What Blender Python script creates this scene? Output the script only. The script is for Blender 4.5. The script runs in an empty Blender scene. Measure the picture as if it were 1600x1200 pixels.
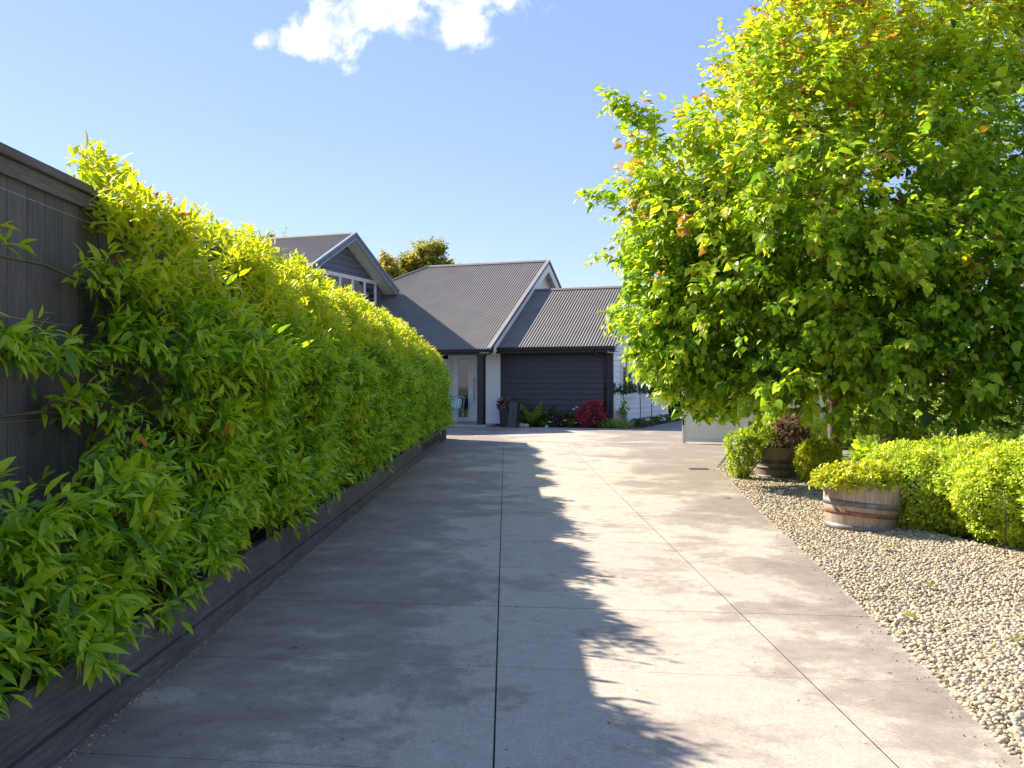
import bpy, math, random
import numpy as np
from mathutils import Vector, Matrix, noise
random.seed(7); rng = np.random.default_rng(7)
R = math.radians
SC = bpy.context.scene
COL = SC.collection
# ------------------------------------------------------------------ camera
cam_d = bpy.data.cameras.new('camera'); cam = bpy.data.objects.new('camera', cam_d); COL.objects.link(cam)
cam.location = (0, 0, 1.3); cam.rotation_euler = (R(90), 0, 0)
cam_d.sensor_width = 36; cam_d.lens = 36 * 1500 / 1600; cam_d.shift_y = 5 / 1600
cam_d.clip_start = 0.05; cam_d.clip_end = 3000
SC.camera = cam
# ------------------------------------------------------------------ sun and sky
SUNV = Vector((-1.08, .92, 1.0)).normalized()          # towards the sun
EL = math.asin(SUNV.z); AZ = math.atan2(SUNV.x, SUNV.y)
sl = bpy.data.lights.new('sun', 'SUN'); sl.energy = 4.0; sl.angle = R(0.5); sl.color = (1.0, 0.92, 0.80)
so = bpy.data.objects.new('sun', sl); COL.objects.link(so)
so.rotation_euler = SUNV.to_track_quat('Z', 'Y').to_euler()
W = bpy.data.worlds.new('World'); SC.world = W; W.use_nodes = True
nt = W.node_tree; nt.nodes.clear()
def N(t, **k):
    n = nt.nodes.new(t)
    for a, b in k.items(): setattr(n, a, b)
    return n
L = lambda a, b: nt.links.new(a, b)
wo = N('ShaderNodeOutputWorld'); bg = N('ShaderNodeBackground'); bg.inputs[1].default_value = 0.10
sky = N('ShaderNodeTexSky', sky_type='NISHITA'); sky.sun_disc = False
sky.sun_elevation = EL; sky.sun_rotation = AZ; sky.air_density = 1.0; sky.dust_density = 0.1; sky.ozone_density = 2.0
tc = N('ShaderNodeTexCoord'); sep = N('ShaderNodeSeparateXYZ'); L(tc.outputs['Generated'], sep.inputs[0])
def M(op, a, b=None, c=None):
    n = N('ShaderNodeMath', operation=op)
    for i, x in enumerate((a, b, c)):
        if x is None: continue
        if hasattr(x, 'is_linked'): L(x, n.inputs[i])
        else: n.inputs[i].default_value = x
    return n.outputs[0]
ymx = M('MAXIMUM', sep.outputs[1], 0.02)
cu = M('DIVIDE', sep.outputs[0], ymx); cv = M('DIVIDE', sep.outputs[2], ymx)
cmb = N('ShaderNodeCombineXYZ'); L(cu, cmb.inputs[0]); L(cv, cmb.inputs[1])
def blob(cx, cy, rx, ry, rot=0):
    c, s = math.cos(rot), math.sin(rot)
    dx = M('SUBTRACT', cu, cx); dy = M('SUBTRACT', cv, cy)
    a = M('ADD', M('MULTIPLY', dx, c / rx), M('MULTIPLY', dy, s / rx))
    b = M('ADD', M('MULTIPLY', dx, -s / ry), M('MULTIPLY', dy, c / ry))
    return M('SUBTRACT', 1.0, M('SQRT', M('ADD', M('POWER', M('ABSOLUTE', a), 2.0), M('POWER', M('ABSOLUTE', b), 2.0))))
px = lambda x: (x - 800) / 1500; py = lambda y: (605 - y) / 1500
bl = [blob(px(530), py(40), .055, .042, R(12)), blob(px(590), py(5), .085, .045, R(8)), blob(px(725), py(32), .040, .034, R(35)),
      blob(px(720), py(-25), .10, .045), blob(px(410), py(62), .016, .014), blob(px(495), py(72), .045, .02, R(-12))]
m = bl[0]
for b in bl[1:]: m = M('MAXIMUM', m, b)
n1 = N('ShaderNodeTexNoise'); n1.inputs['Scale'].default_value = 26; n1.inputs['Detail'].default_value = 9; n1.inputs['Roughness'].default_value = .62; n1.inputs['Distortion'].default_value = .35
L(cmb.outputs[0], n1.inputs['Vector'])
dens = M('ADD', m, M('MULTIPLY', M('SUBTRACT', n1.outputs[0], .53), 2.3))
mr = N('ShaderNodeMapRange', interpolation_type='SMOOTHSTEP'); L(dens, mr.inputs[0]); mr.inputs[1].default_value = -.10; mr.inputs[2].default_value = .62
dm = M('MULTIPLY', mr.outputs[0], M('GREATER_THAN', sep.outputs[1], 0.05))
n2 = N('ShaderNodeTexNoise'); n2.inputs['Scale'].default_value = 5; n2.inputs['Detail'].default_value = 6; n2.inputs['Distortion'].default_value = .8
mp = N('ShaderNodeMapping'); mp.inputs['Scale'].default_value = (1, 2.6, 1); L(cmb.outputs[0], mp.inputs[0]); L(mp.outputs[0], n2.inputs['Vector'])
mr2 = N('ShaderNodeMapRange'); L(n2.outputs[0], mr2.inputs[0]); mr2.inputs[1].default_value = .5; mr2.inputs[2].default_value = .85; mr2.inputs[4].default_value = .0
tot = M('MINIMUM', M('ADD', dm, mr2.outputs[0]), 1.0)
mix = N('ShaderNodeMix', data_type='RGBA'); L(tot, mix.inputs[0]); 
tn = N('ShaderNodeMix', data_type='RGBA', blend_type='MULTIPLY'); tn.inputs[0].default_value = 1; L(sky.outputs[0], tn.inputs[6]); tn.inputs[7].default_value = (.97, .83, .92, 1)
fl = N('ShaderNodeMix', data_type='RGBA'); fl.inputs[0].default_value = .62; L(tn.outputs[2], fl.inputs[6]); fl.inputs[7].default_value = (.96, 1.52, 2.95, 1)
L(fl.outputs[2], mix.inputs[6]); cs = N('ShaderNodeMix', data_type='RGBA'); cs.inputs[6].default_value = (2.7, 3.1, 4.0, 1); cs.inputs[7].default_value = (4.3, 4.35, 4.5, 1)
cr = N('ShaderNodeMapRange'); L(n1.outputs[0], cr.inputs[0]); cr.inputs[1].default_value = .36; cr.inputs[2].default_value = .58; L(cr.outputs[0], cs.inputs[0]); L(cs.outputs[2], mix.inputs[7])
L(mix.outputs[2], bg.inputs[0]); L(bg.outputs[0], wo.inputs[0])
# ------------------------------------------------------------------ exposure
SC.view_settings.view_transform = 'Standard'; SC.view_settings.look = 'None'
SC.view_settings.exposure = 1.58; SC.view_settings.gamma = 1; SC.view_settings.use_curve_mapping = False
SC.render.resolution_x = 1024; SC.render.resolution_y = 768
SC.cycles.max_bounces = 8; SC.cycles.diffuse_bounces = 4; SC.cycles.glossy_bounces = 3; SC.cycles.transmission_bounces = 6; SC.cycles.transparent_max_bounces = 8
# ------------------------------------------------------------------ material helpers
class Mt:
    def __init__(s, name):
        s.m = bpy.data.materials.new(name); s.m.use_nodes = True; s.t = s.m.node_tree; s.t.nodes.clear()
        s.out = s.n('ShaderNodeOutputMaterial'); s.p = s.n('ShaderNodeBsdfPrincipled'); s.l(s.p.outputs[0], s.out.inputs[0])
    def n(s, t, **k):
        n = s.t.nodes.new(t)
        for a, b in k.items(): setattr(n, a, b)
        return n
    def l(s, a, b): s.t.links.new(a, b)
    def coord(s, scale=(1, 1, 1), out='Object', rot=(0, 0, 0)):
        c = s.n('ShaderNodeTexCoord'); m = s.n('ShaderNodeMapping'); m.inputs['Scale'].default_value = scale; m.inputs['Rotation'].default_value = rot
        s.l(c.outputs[out], m.inputs[0]); return m.outputs[0]
    def noise(s, sc, det=4, rough=.55, vec=None, dist=0):
        n = s.n('ShaderNodeTexNoise'); n.inputs['Scale'].default_value = sc; n.inputs['Detail'].default_value = det
        n.inputs['Roughness'].default_value = rough; n.inputs['Distortion'].default_value = dist
        s.l(vec if vec is not None else s.coord(), n.inputs['Vector']); return n.outputs[0]
    def ramp(s, v, stops, interp='LINEAR'):
        r = s.n('ShaderNodeValToRGB'); s.l(v, r.inputs[0]); e = r.color_ramp.elements; r.color_ramp.interpolation = interp
        while len(e) < len(stops): e.new(0.5)
        for i, (p, c) in enumerate(stops):
            e[i].position = p; e[i].color = (c[0], c[1], c[2], 1) if hasattr(c, '__len__') else (c, c, c, 1)
        return r.outputs[0]
    def mix(s, f, a, b, mode='MIX'):
        n = s.n('ShaderNodeMix', data_type='RGBA', blend_type=mode)
        for i, x in ((0, f), (6, a), (7, b)):
            if hasattr(x, 'is_linked'): s.l(x, n.inputs[i])
            elif hasattr(x, '__len__'): n.inputs[i].default_value = (x[0], x[1], x[2], 1)
            else: n.inputs[i].default_value = x
        return n.outputs[2]
    def math(s, op, a, b=0.0):
        n = s.n('ShaderNodeMath', operation=op)
        for i, x in enumerate((a, b)):
            if hasattr(x, 'is_linked'): s.l(x, n.inputs[i])
            else: n.inputs[i].default_value = x
        return n.outputs[0]
    def bump(s, h, st=.3, d=.01):
        b = s.n('ShaderNodeBump'); b.inputs['Strength'].default_value = st; b.inputs['Distance'].default_value = d
        s.l(h, b.inputs['Height']); s.l(b.outputs[0], s.p.inputs['Normal'])
    def base(s, c):
        if hasattr(c, 'is_linked'): s.l(c, s.p.inputs['Base Color'])
        else: s.p.inputs['Base Color'].default_value = (*c, 1)
    def rough(s, v):
        if hasattr(v, 'is_linked'): s.l(v, s.p.inputs['Roughness'])
        else: s.p.inputs['Roughness'].default_value = v
def simple(name, c, rough=.6, var=.15, sc=6, metal=0, bump=0):
    m = Mt(name); k = m.noise(sc, 5)
    m.base(m.ramp(k, [(.3, [x * (1 - var) for x in c]), (.7, [min(1, x * (1 + var)) for x in c])]))
    m.rough(rough); m.p.inputs['Metallic'].default_value = metal
    if bump: m.bump(k, bump, .005)
    return m.m
def wood(name, dark, light, grain=(1, 14, 14), rough=.75, bump=.35):
    m = Mt(name); g = m.noise(5, 8, .65, m.coord(grain), .4); b = m.noise(1.7, 4)
    isl = m.n('ShaderNodeNewGeometry').outputs['Random Per Island']
    c = m.ramp(g, [(.3, dark), (.7, light)]); c = m.mix(m.ramp(b, [(.35, .0), (.7, .5)]), c, [x * .6 for x in dark])
    k = m.math('ADD', m.math('MULTIPLY', isl, .35), .82)
    hs = m.n('ShaderNodeHueSaturation'); m.l(c, hs.inputs['Color']); m.l(k, hs.inputs['Value'])
    m.base(hs.outputs[0]); m.rough(rough); m.bump(g, bump, .004); return m.m
def leafmat(name, stops, trans=.4, rough=.42, tcol=(1.25, 1.25, .55), spec=.5):
    """stops: colour ramp over the leaf's own age/random value"""
    m = Mt(name); isl = m.n('ShaderNodeNewGeometry').outputs['Random Per Island']
    at = m.n('ShaderNodeAttribute'); at.attribute_name = 'age'
    v = m.math('ADD', at.outputs['Fac'], m.math('MULTIPLY', m.math('SUBTRACT', isl, .5), .55))
    c = m.ramp(v, stops); m.base(c); m.rough(rough); m.p.inputs['Specular IOR Level'].default_value = spec
    tr = m.n('ShaderNodeBsdfTranslucent'); tc_ = m.mix(1.0, c, tcol, 'MULTIPLY'); m.l(tc_, tr.inputs[0])
    mx = m.n('ShaderNodeMixShader'); mx.inputs[0].default_value = trans
    m.l(m.p.outputs[0], mx.inputs[1]); m.l(tr.outputs[0], mx.inputs[2]); m.l(mx.outputs[0], m.out.inputs[0]); return m.m
# ------------------------------------------------------------------ object helpers
def link_mesh(name, me, mat=None, parent=None):
    o = bpy.data.objects.new(name, me); COL.objects.link(o)
    if mat is not None and not me.materials: me.materials.append(mat)
    if parent: o.parent = parent
    return o
def tag(o, label, cat, group=None, kind=None):
    if label: o['label'] = label
    if cat: o['category'] = cat
    if group: o['group'] = group
    if kind: o['kind'] = kind
    return o
def thing(name, label, cat, loc=(0, 0, 0), rz=0, group=None):
    o = bpy.data.objects.new(name, None); COL.objects.link(o); o.location = loc; o.rotation_euler = (0, 0, rz)
    o.empty_display_size = .2
    return tag(o, label, cat, group)
class MB:
    def __init__(s): s.v = []; s.f = []
    def add(s, vs, fs):
        b = len(s.v); s.v += [tuple(v) for v in vs]; s.f += [tuple(b + i for i in f) for f in fs]; return s
    def box(s, x0, x1, y0, y1, z0, z1, bev=0):
        if bev:
            b = bev; bmv = []
            for z, i in ((z0, b), (z0 + b, 0), (z1 - b, 0), (z1, b)):
                bmv += [(x0 + b if i == 0 else x0 + i, y0 + i, z), (x1 - (b if i == 0 else i), y0 + i, z)]
            # simple chamfered vertical section ring (8 points per level)
            bmv = []
            for z, i in ((z0, b), (z0 + b, 0), (z1 - b, 0), (z1, b)):
                X0, X1, Y0, Y1 = x0 + i, x1 - i, y0 + i, y1 - i
                bmv += [(X0 + b, Y0, z), (X1 - b, Y0, z), (X1, Y0 + b, z), (X1, Y1 - b, z), (X1 - b, Y1, z), (X0 + b, Y1, z), (X0, Y1 - b, z), (X0, Y0 + b, z)]
            fs = [tuple(range(7, -1, -1)), tuple(range(24, 32))]
            for r in range(3):
                for i in range(8): fs.append((r * 8 + i, r * 8 + (i + 1) % 8, r * 8 + 8 + (i + 1) % 8, r * 8 + 8 + i))
            return s.add(bmv, fs)
        return s.add([(x0, y0, z0), (x1, y0, z0), (x1, y1, z0), (x0, y1, z0), (x0, y0, z1), (x1, y0, z1), (x1, y1, z1), (x0, y1, z1)],
                     [(3, 2, 1, 0), (4, 5, 6, 7), (0, 1, 5, 4), (1, 2, 6, 5), (2, 3, 7, 6), (3, 0, 4, 7)])
    def tube(s, pts, rad, n=8, cap=True):
        pts = [Vector(p) for p in pts]; rad = rad if hasattr(rad, '__len__') else [rad] * len(pts)
        vs = []; fs = []; ref = None
        for i, p in enumerate(pts):
            d = (pts[min(i + 1, len(pts) - 1)] - pts[max(i - 1, 0)]).normalized()
            if ref is None: ref = d.orthogonal().normalized()
            x = (ref - d * ref.dot(d)); x = x.normalized() if x.length > 1e-6 else d.orthogonal().normalized(); ref = x; y = d.cross(x)
            for k in range(n):
                a = 2 * math.pi * k / n; vs.append(p + (x * math.cos(a) + y * math.sin(a)) * rad[i])
        for i in range(len(pts) - 1):
            for k in range(n): fs.append((i * n + k, i * n + (k + 1) % n, (i + 1) * n + (k + 1) % n, (i + 1) * n + k))
        if cap: fs += [tuple(range(n - 1, -1, -1)), tuple(range((len(pts) - 1) * n, len(pts) * n))]
        return s.add(vs, fs)
    def lathe(s, prof, n=32, c=(0, 0, 0), cap=True):
        vs = []; fs = []
        for r, z in prof:
            for k in range(n): a = 2 * math.pi * k / n; vs.append((c[0] + r * math.cos(a), c[1] + r * math.sin(a), c[2] + z))
        for i in range(len(prof) - 1):
            for k in range(n): fs.append((i * n + k, i * n + (k + 1) % n, (i + 1) * n + (k + 1) % n, (i + 1) * n + k))
        if cap: fs += [tuple(range(n - 1, -1, -1)), tuple(range((len(prof) - 1) * n, len(prof) * n))]
        return s.add(vs, fs)
    def prism(s, poly, axis, a, b):
        """poly: list of 2-D points; axis 'x': points are (y,z); 'y': (x,z); 'z': (x,y)"""
        f = {'x': lambda p, t: (t, p[0], p[1]), 'y': lambda p, t: (p[0], t, p[1]), 'z': lambda p, t: (p[0], p[1], t)}[axis]
        n = len(poly); vs = [f(p, a) for p in poly] + [f(p, b) for p in poly]
        fs = [tuple(range(n - 1, -1, -1)), tuple(range(n, 2 * n))] + [(i, (i + 1) % n, n + (i + 1) % n, n + i) for i in range(n)]
        return s.add(vs, fs)
    def build(s, name, mat, parent=None, smooth=False):
        me = bpy.data.meshes.new(name); me.from_pydata(s.v, [], s.f); me.validate(); me.update()
        import bmesh
        bm = bmesh.new(); bm.from_mesh(me); bmesh.ops.recalc_face_normals(bm, faces=bm.faces); bm.to_mesh(me); bm.free()
        if smooth: me.polygons.foreach_set('use_smooth', [True] * len(me.polygons))
        return link_mesh(name, me, mat, parent)
def np_mesh(name, verts, faces4, mat, parent=None, smooth=True, age=None):
    """faces4: (n,3) or (n,4) int arrays, in a list"""
    me = bpy.data.meshes.new(name); verts = np.ascontiguousarray(verts, dtype=np.float32)
    me.vertices.add(len(verts)); me.vertices.foreach_set('co', verts.ravel())
    loops = np.concatenate([f.ravel() for f in faces4]).astype(np.int32)
    tot_ = np.concatenate([np.full(len(f), f.shape[1]) for f in faces4]).astype(np.int32)
    st = np.concatenate([[0], np.cumsum(tot_)[:-1]]).astype(np.int32)
    me.loops.add(len(loops)); me.loops.foreach_set('vertex_index', loops)
    me.polygons.add(len(tot_)); me.polygons.foreach_set('loop_start', st); me.polygons.foreach_set('loop_total', tot_)
    if smooth: me.polygons.foreach_set('use_smooth', np.ones(len(tot_), bool))
    if age is not None:
        a = me.attributes.new('age', 'FLOAT', 'POINT'); a.data.foreach_set('value', np.ascontiguousarray(age, dtype=np.float32))
    me.update(calc_edges=True); return link_mesh(name, me, mat, parent)
def unit(a): return a / np.maximum(np.linalg.norm(a, axis=-1, keepdims=True), 1e-9)
# leaf templates: x along the leaf, y across, z up (unit length)
def leaf_t(ws, ts, fold=.18, droop=.25):
    v = [(0, 0, 0)]; q = []; t3 = []
    zc = lambda t: -droop * t * t
    for t, w in zip(ts, ws): v += [(t, -w, zc(t) + fold * w), (t, 0, zc(t)), (t, w, zc(t) + fold * w)]
    v.append((1, 0, zc(1))); n = len(v)
    t3 += [(0, 1, 2), (0, 2, 3)]
    for i in range(len(ts) - 1):
        a = 1 + 3 * i; b = a + 3; q += [(a, b, b + 1, a + 1), (a + 1, b + 1, b + 2, a + 2)]
    a = n - 4; t3 += [(a, n - 1, a + 1), (a + 1, n - 1, a + 2)]
    return np.array(v, float), [np.array(t3), np.array(q)] if q else [np.array(t3)]
LANCE = leaf_t([.125, .15, .085], [.25, .5, .78], .35, .28)
LANCE_LO = leaf_t([.155, .13], [.3, .65], .35, .25)
OVATE = leaf_t([.27, .34, .17], [.15, .42, .74], .3, .3)
ROUND = leaf_t([.26, .28], [.28, .68], .4, .15)
STRAP = leaf_t([.04, .035, .02], [.2, .5, .8], .4, .45)
def scatter(name, tmpl, P, D, Nn, S, mat, parent=None, age=None):
    tv, tf = tmpl; n = len(P); x = unit(D); z = unit(Nn - (Nn * x).sum(1, keepdims=True) * x); y = np.cross(z, x)
    S = np.asarray(S).reshape(-1, 1, 1) if hasattr(S, '__len__') else S
    droop = rng.uniform(.2, 1.8, (n, 1)); 
    V = P[:, None, :] + S * (tv[None, :, 0:1] * x[:, None, :] + tv[None, :, 1:2] * y[:, None, :] + (tv[None, :, 2:3]) * z[:, None, :])
    fs = [(f[None] + (np.arange(n) * len(tv))[:, None, None]).reshape(-1, f.shape[1]) for f in tf]
    ag = None if age is None else np.repeat(np.asarray(age), len(tv))
    return np_mesh(name, V.reshape(-1, 3), fs, mat, parent, True, ag)
def fbm(P, sc, seed=0.0, oct_=3):
    return np.array([noise.fractal(Vector((p[0] * sc + seed, p[1] * sc + seed * 1.7, p[2] * sc - seed)), 1.0, 2.0, oct_) for p in P])
def shoots(P, D, nl, length, size, spread=.9, jit=.35, age=None, up=.35):
    """leaves in alternate pairs along shoots starting at P heading D; returns arrays for scatter"""
    n = len(P); D = unit(D); A, B, C, S, G = [], [], [], [], []; size = size * rng.uniform(.62, 1.3, n); length = length * rng.uniform(.7, 1.25, (n, 1))
    side = unit(np.cross(D, rng.normal(size=(n, 3)))); side2 = np.cross(D, side)
    for k in range(nl):
        t = (k + .5) / nl; a = (k * 2.4) + rng.uniform(-.4, .4, (n, 1))
        rad = side * np.cos(a) + side2 * np.sin(a)
        tip = t ** 2
        d = D * (.35 + .75 * t) + rad * spread * (1.1 - .55 * t) + rng.normal(size=(n, 3)) * jit * .5
        d[:, 2] -= .25 * (1 - t)
        nn = np.array([0, 0, 1.0]) + D * up + rng.normal(size=(n, 3)) * jit
        A.append(P + D * length * t + rng.normal(size=(n, 3)) * .01); B.append(d); C.append(nn)
        S.append(size * rng.uniform(.55, 1.25, n) * (1.05 - .3 * tip)); G.append((0 if age is None else age) + .22 * (t - .5))
    return np.concatenate(A), np.concatenate(B), np.concatenate(C), np.concatenate(S), np.concatenate([np.broadcast_to(g, n) for g in G])

# ------------------------------------------------------------------ materials
def concrete_mat():
    m = Mt('concrete'); c = m.coord(); sx = m.n('ShaderNodeSeparateXYZ'); m.l(c, sx.inputs[0])
    c1 = m.coord((1, .8, 1), rot=(0, 0, R(20)))
    a = m.noise(.8, 12, .66, c1, .3); b = m.noise(2.3, 12, .76, c, .2); d = m.noise(9, 8, .8, c); f = m.noise(70, 6, .75, c)
    base = m.ramp(d, [(.3, (.42, .35, .265)), (.7, (.61, .515, .395))])
    base = m.mix(m.ramp(b, [(.52, 0), (.68, .55)]), base, (.58, .50, .41))
    # dark damp growth, heavier toward both edges of the drive
    cen = m.math('ABSOLUTE', m.math('SUBTRACT', m.math('SUBTRACT', sx.outputs[0], .3), m.math('MULTIPLY', sx.outputs[1], .035)))
    eb = m.n('ShaderNodeMapRange'); m.l(cen, eb.inputs[0]); eb.inputs[1].default_value = .55; eb.inputs[2].default_value = 1.7; eb.inputs[3].default_value = -.055; eb.inputs[4].default_value = .085
    k = m.math('ADD', m.math('ADD', m.math('MULTIPLY', a, .62), m.math('MULTIPLY', b, .38)), eb.outputs[0])
    k = m.math('ADD', k, m.math('MULTIPLY', m.math('SUBTRACT', d, .5), .12))
    st = m.ramp(k, [(.485, 0), (.52, .55), (.60, .92)])
    base = m.mix(st, base, m.ramp(d, [(.3, (.15, .112, .083)), (.7, (.32, .252, .195))]))
    k2 = m.noise(1.5, 12, .72, m.coord((1, 1, 1), rot=(0, 0, 1.1)), .2)
    base = m.mix(m.ramp(k2, [(.53, 0), (.62, .5)]), base, (.21, .16, .125))
    isl = m.n('ShaderNodeNewGeometry').outputs['Random Per Island']
    base = m.mix(m.math('MULTIPLY', isl, .16), base, (.24, .20, .17))
    base = m.mix(m.ramp(f, [(.34, .5), (.55, 0)]), base, (.18, .145, .12))
    sp = m.noise(23, 2, .5, c); base = m.mix(m.ramp(sp, [(.725, 0), (.745, .8)]), base, (.05, .045, .04))
    m.base(base); m.rough(.8); m.bump(m.math('ADD', m.math('MULTIPLY', d, .5), f), .4, .004); return m.m
M_CONC = concrete_mat()
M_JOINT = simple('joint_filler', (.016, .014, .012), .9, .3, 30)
M_FENCE = wood('dark_stained_timber', (.075, .064, .055), (.18, .158, .138), (14, 14, 1))
M_FENCECAP = wood('weathered_capping_timber', (.09, .08, .073), (.20, .175, .155), (14, 1, 14))
M_PLANTER = wood('charcoal_sleeper_timber', (.055, .046, .040), (.165, .142, .125), (12, 1, 12))
M_WIRE = simple('galvanised_wire', (.45, .45, .46), .4, .1, 20, .8)
M_STEM = simple('green_brown_stem', (.10, .075, .035), .7, .3, 20)
M_SOIL = simple('dark_mulch', (.035, .024, .017), .95, .5, 40, 0, .8)
M_GRASS = Mt('lawn_grass'); _c = M_GRASS.noise(1.2, 8, .7); M_GRASS.base(M_GRASS.ramp(_c, [(.3, (.06, .10, .02)), (.7, (.13, .17, .04))])); M_GRASS.rough(.9); M_GRASS.bump(M_GRASS.noise(90, 3), .8, .02); M_GRASS = M_GRASS.m
def gravel_mat(name, stone):
    m = Mt(name)
    st = [(0, (.26, .21, .15)), (.2, (.42, .35, .25)), (.4, (.60, .48, .31)), (.55, (.30, .26, .21)), (.7, (.66, .56, .40)), (.82, (.46, .34, .20)), (.9, (.20, .18, .16)), (1, (.74, .65, .50))]
    if stone:
        isl = m.n('ShaderNodeNewGeometry').outputs['Random Per Island']; c = m.ramp(isl, st)
        c = m.mix(1.0, c, (1.02, .99, .90), 'MULTIPLY'); c = m.mix(.25, c, m.ramp(m.noise(60, 4), [(.3, .25), (.7, .75)]), 'OVERLAY')
    else:
        vo = m.n('ShaderNodeTexVoronoi'); vo.inputs['Scale'].default_value = 38; m.l(m.coord(), vo.inputs['Vector'])
        sx = m.n('ShaderNodeSeparateColor'); m.l(vo.outputs['Color'], sx.inputs[0]); c = m.ramp(sx.outputs[0], st)
        c = m.mix(m.ramp(vo.outputs['Distance'], [(.25, 0), (.6, .9)]), c, (.10, .085, .065)); m.bump(vo.outputs['Distance'], -1.0, .02)
    m.base(c); m.rough(.75); return m.m
M_GRAV = gravel_mat('gravel_bed', False); M_STONE = gravel_mat('pebble', True)
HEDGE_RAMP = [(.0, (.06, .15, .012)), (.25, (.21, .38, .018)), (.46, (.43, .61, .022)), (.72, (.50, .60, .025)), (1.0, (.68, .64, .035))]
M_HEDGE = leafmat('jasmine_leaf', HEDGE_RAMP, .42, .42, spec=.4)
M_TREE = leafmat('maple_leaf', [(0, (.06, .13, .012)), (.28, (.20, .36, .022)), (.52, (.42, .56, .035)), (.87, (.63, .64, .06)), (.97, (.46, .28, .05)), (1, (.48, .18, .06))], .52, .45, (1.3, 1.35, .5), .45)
M_BARK = simple('bark', (.14, .10, .075), .9, .4, 14, 0, .8)
M_LIME = leafmat('lime_shrub_leaf', [(0, (.12, .20, .018)), (.4, (.32, .45, .03)), (.7, (.55, .66, .05)), (1, (.74, .74, .09))], .35, .5)
M_GOLD = leafmat('golden_shrub_leaf', [(0, (.16, .20, .012)), (.4, (.38, .46, .03)), (.7, (.60, .64, .05)), (1, (.78, .68, .06))], .35, .45)
M_DGREEN = leafmat('dark_shrub_leaf', [(0, (.035, .06, .015)), (.5, (.10, .16, .03)), (1, (.22, .27, .06))], .3, .45)
M_PURPLE = leafmat('plum_shrub_leaf', [(0, (.10, .06, .05)), (.5, (.24, .15, .12)), (1, (.38, .26, .2))], .3, .5, (1.1, .9, .8))
M_RED = leafmat('crimson_shrub_leaf', [(0, (.10, .07, .03)), (.3, (.28, .05, .06)), (.7, (.55, .05, .11)), (1, (.70, .14, .18))], .35, .45, (1.2, .8, .9))
M_FERN = leafmat('fern_leaf', [(0, (.08, .16, .02)), (.5, (.24, .38, .05)), (1, (.42, .55, .09))], .4, .45)
M_FAR = leafmat('olive_tree_leaf', [(0, (.16, .17, .04)), (.4, (.36, .35, .06)), (.75, (.46, .38, .05)), (1, (.60, .46, .07))], .4, .6)
M_PETAL = simple('white_petal', (.8, .78, .74), .6, .08)
M_REDPETAL = simple('red_petal', (.55, .03, .02), .6, .1)

# ------------------------------------------------------------------ ground
def gx(Y):    # right edge of the driveway slab
    xs = [0, 3.3, 4.34, 5.33, 6.84, 9.2, 12, 14.44, 15.4]; v = [1.30, 1.74, 1.88, 2.01, 2.20, 2.47, 2.84, 3.17, 3.26]
    return float(np.interp(Y, xs, v))
kx = lambda Y: -1.56 - .008 * Y + (.0035 * Y)      # planter face line
grd = MB()
grd.add([(-1500, -1500, -.06), (1500, -1500, -.06), (1500, 1500, -.06), (-1500, 1500, -.06)], [(0, 1, 2, 3)])
tag(grd.build('ground', M_GRASS), None, None, kind='structure')
base = MB(); _pr = [(gx(Y) - .03 if Y < 15.4 else 3.26 + (Y - 15.4) * .262 - .03, Y) for Y in (-6, 3.3, 5, 7, 9.5, 12, 15.4, 21.2)]
base.add([(-1.60, -6, -.007), *[(x, y, -.007) for x, y in _pr], (-1.66, 21.2, -.007)], [tuple(range(len(_pr) + 2))])
tag(base.build('driveway_base', M_JOINT), None, None, kind='structure')
# slabs: columns between the long joints, rows between the saw cuts
dw = MB(); ZT = 0.0
cj = lambda Y: -.04 - .007 * Y; rj = lambda Y: 1.335 - .004 * Y
ys = [-5.4 + 1.235 * k for k in range(0, 24)]; ys = [y for y in ys if y < 22.6]
off = 4.46 - min(ys, key=lambda y: abs(y - 4.46)); ys = [y + off for y in ys]
def skew(x, Y): return Y - .125 * (x + .04)
def rightedge(Y):
    return gx(Y) if Y < 15.4 else 3.26 + (Y - 15.4) * .262
for i in range(len(ys) - 1):
    g = .0012; major = abs(ys[i] - 5.695) < .05; g0 = .0028 if major else g; g1 = .0028 if abs(ys[i + 1] - 5.695) < .05 else g
    for col_ in range(3):
        la, ra = [(kx, cj), (cj, rj), (rj, rightedge)][col_]
        gl = [0.0, .0036, .0024][col_]; gr = [.0036, .0024, 0.0][col_]
        nn = 4; ring_l = []; ring_r = []
        for k in range(nn + 1):
            for (fn, s_, ring) in ((la, gl, ring_l), (ra, -gr, ring_r)):
                Y = ys[i] + g0 + (ys[i + 1] - g1 - ys[i] - g0) * k / nn; 
                x = fn(Y) + s_; ring.append((x, skew(x, Y)))
        poly = ring_l + ring_r[::-1]; n = len(poly); c = .0012
        cx_ = sum(p[0] for p in poly) / n; cy_ = sum(p[1] for p in poly) / n
        dw.add([(x, y, ZT) for x, y in poly] + [(x, y, -.04) for x, y in poly], [tuple(range(n - 1, -1, -1))] + [(j, (j + 1) % n, n + (j + 1) % n, n + j) for j in range(n)])
YT = ys[-1]
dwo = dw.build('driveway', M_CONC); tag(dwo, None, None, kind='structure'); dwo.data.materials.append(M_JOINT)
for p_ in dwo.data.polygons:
    if abs(p_.normal.z) < .5: p_.material_index = 1
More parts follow.
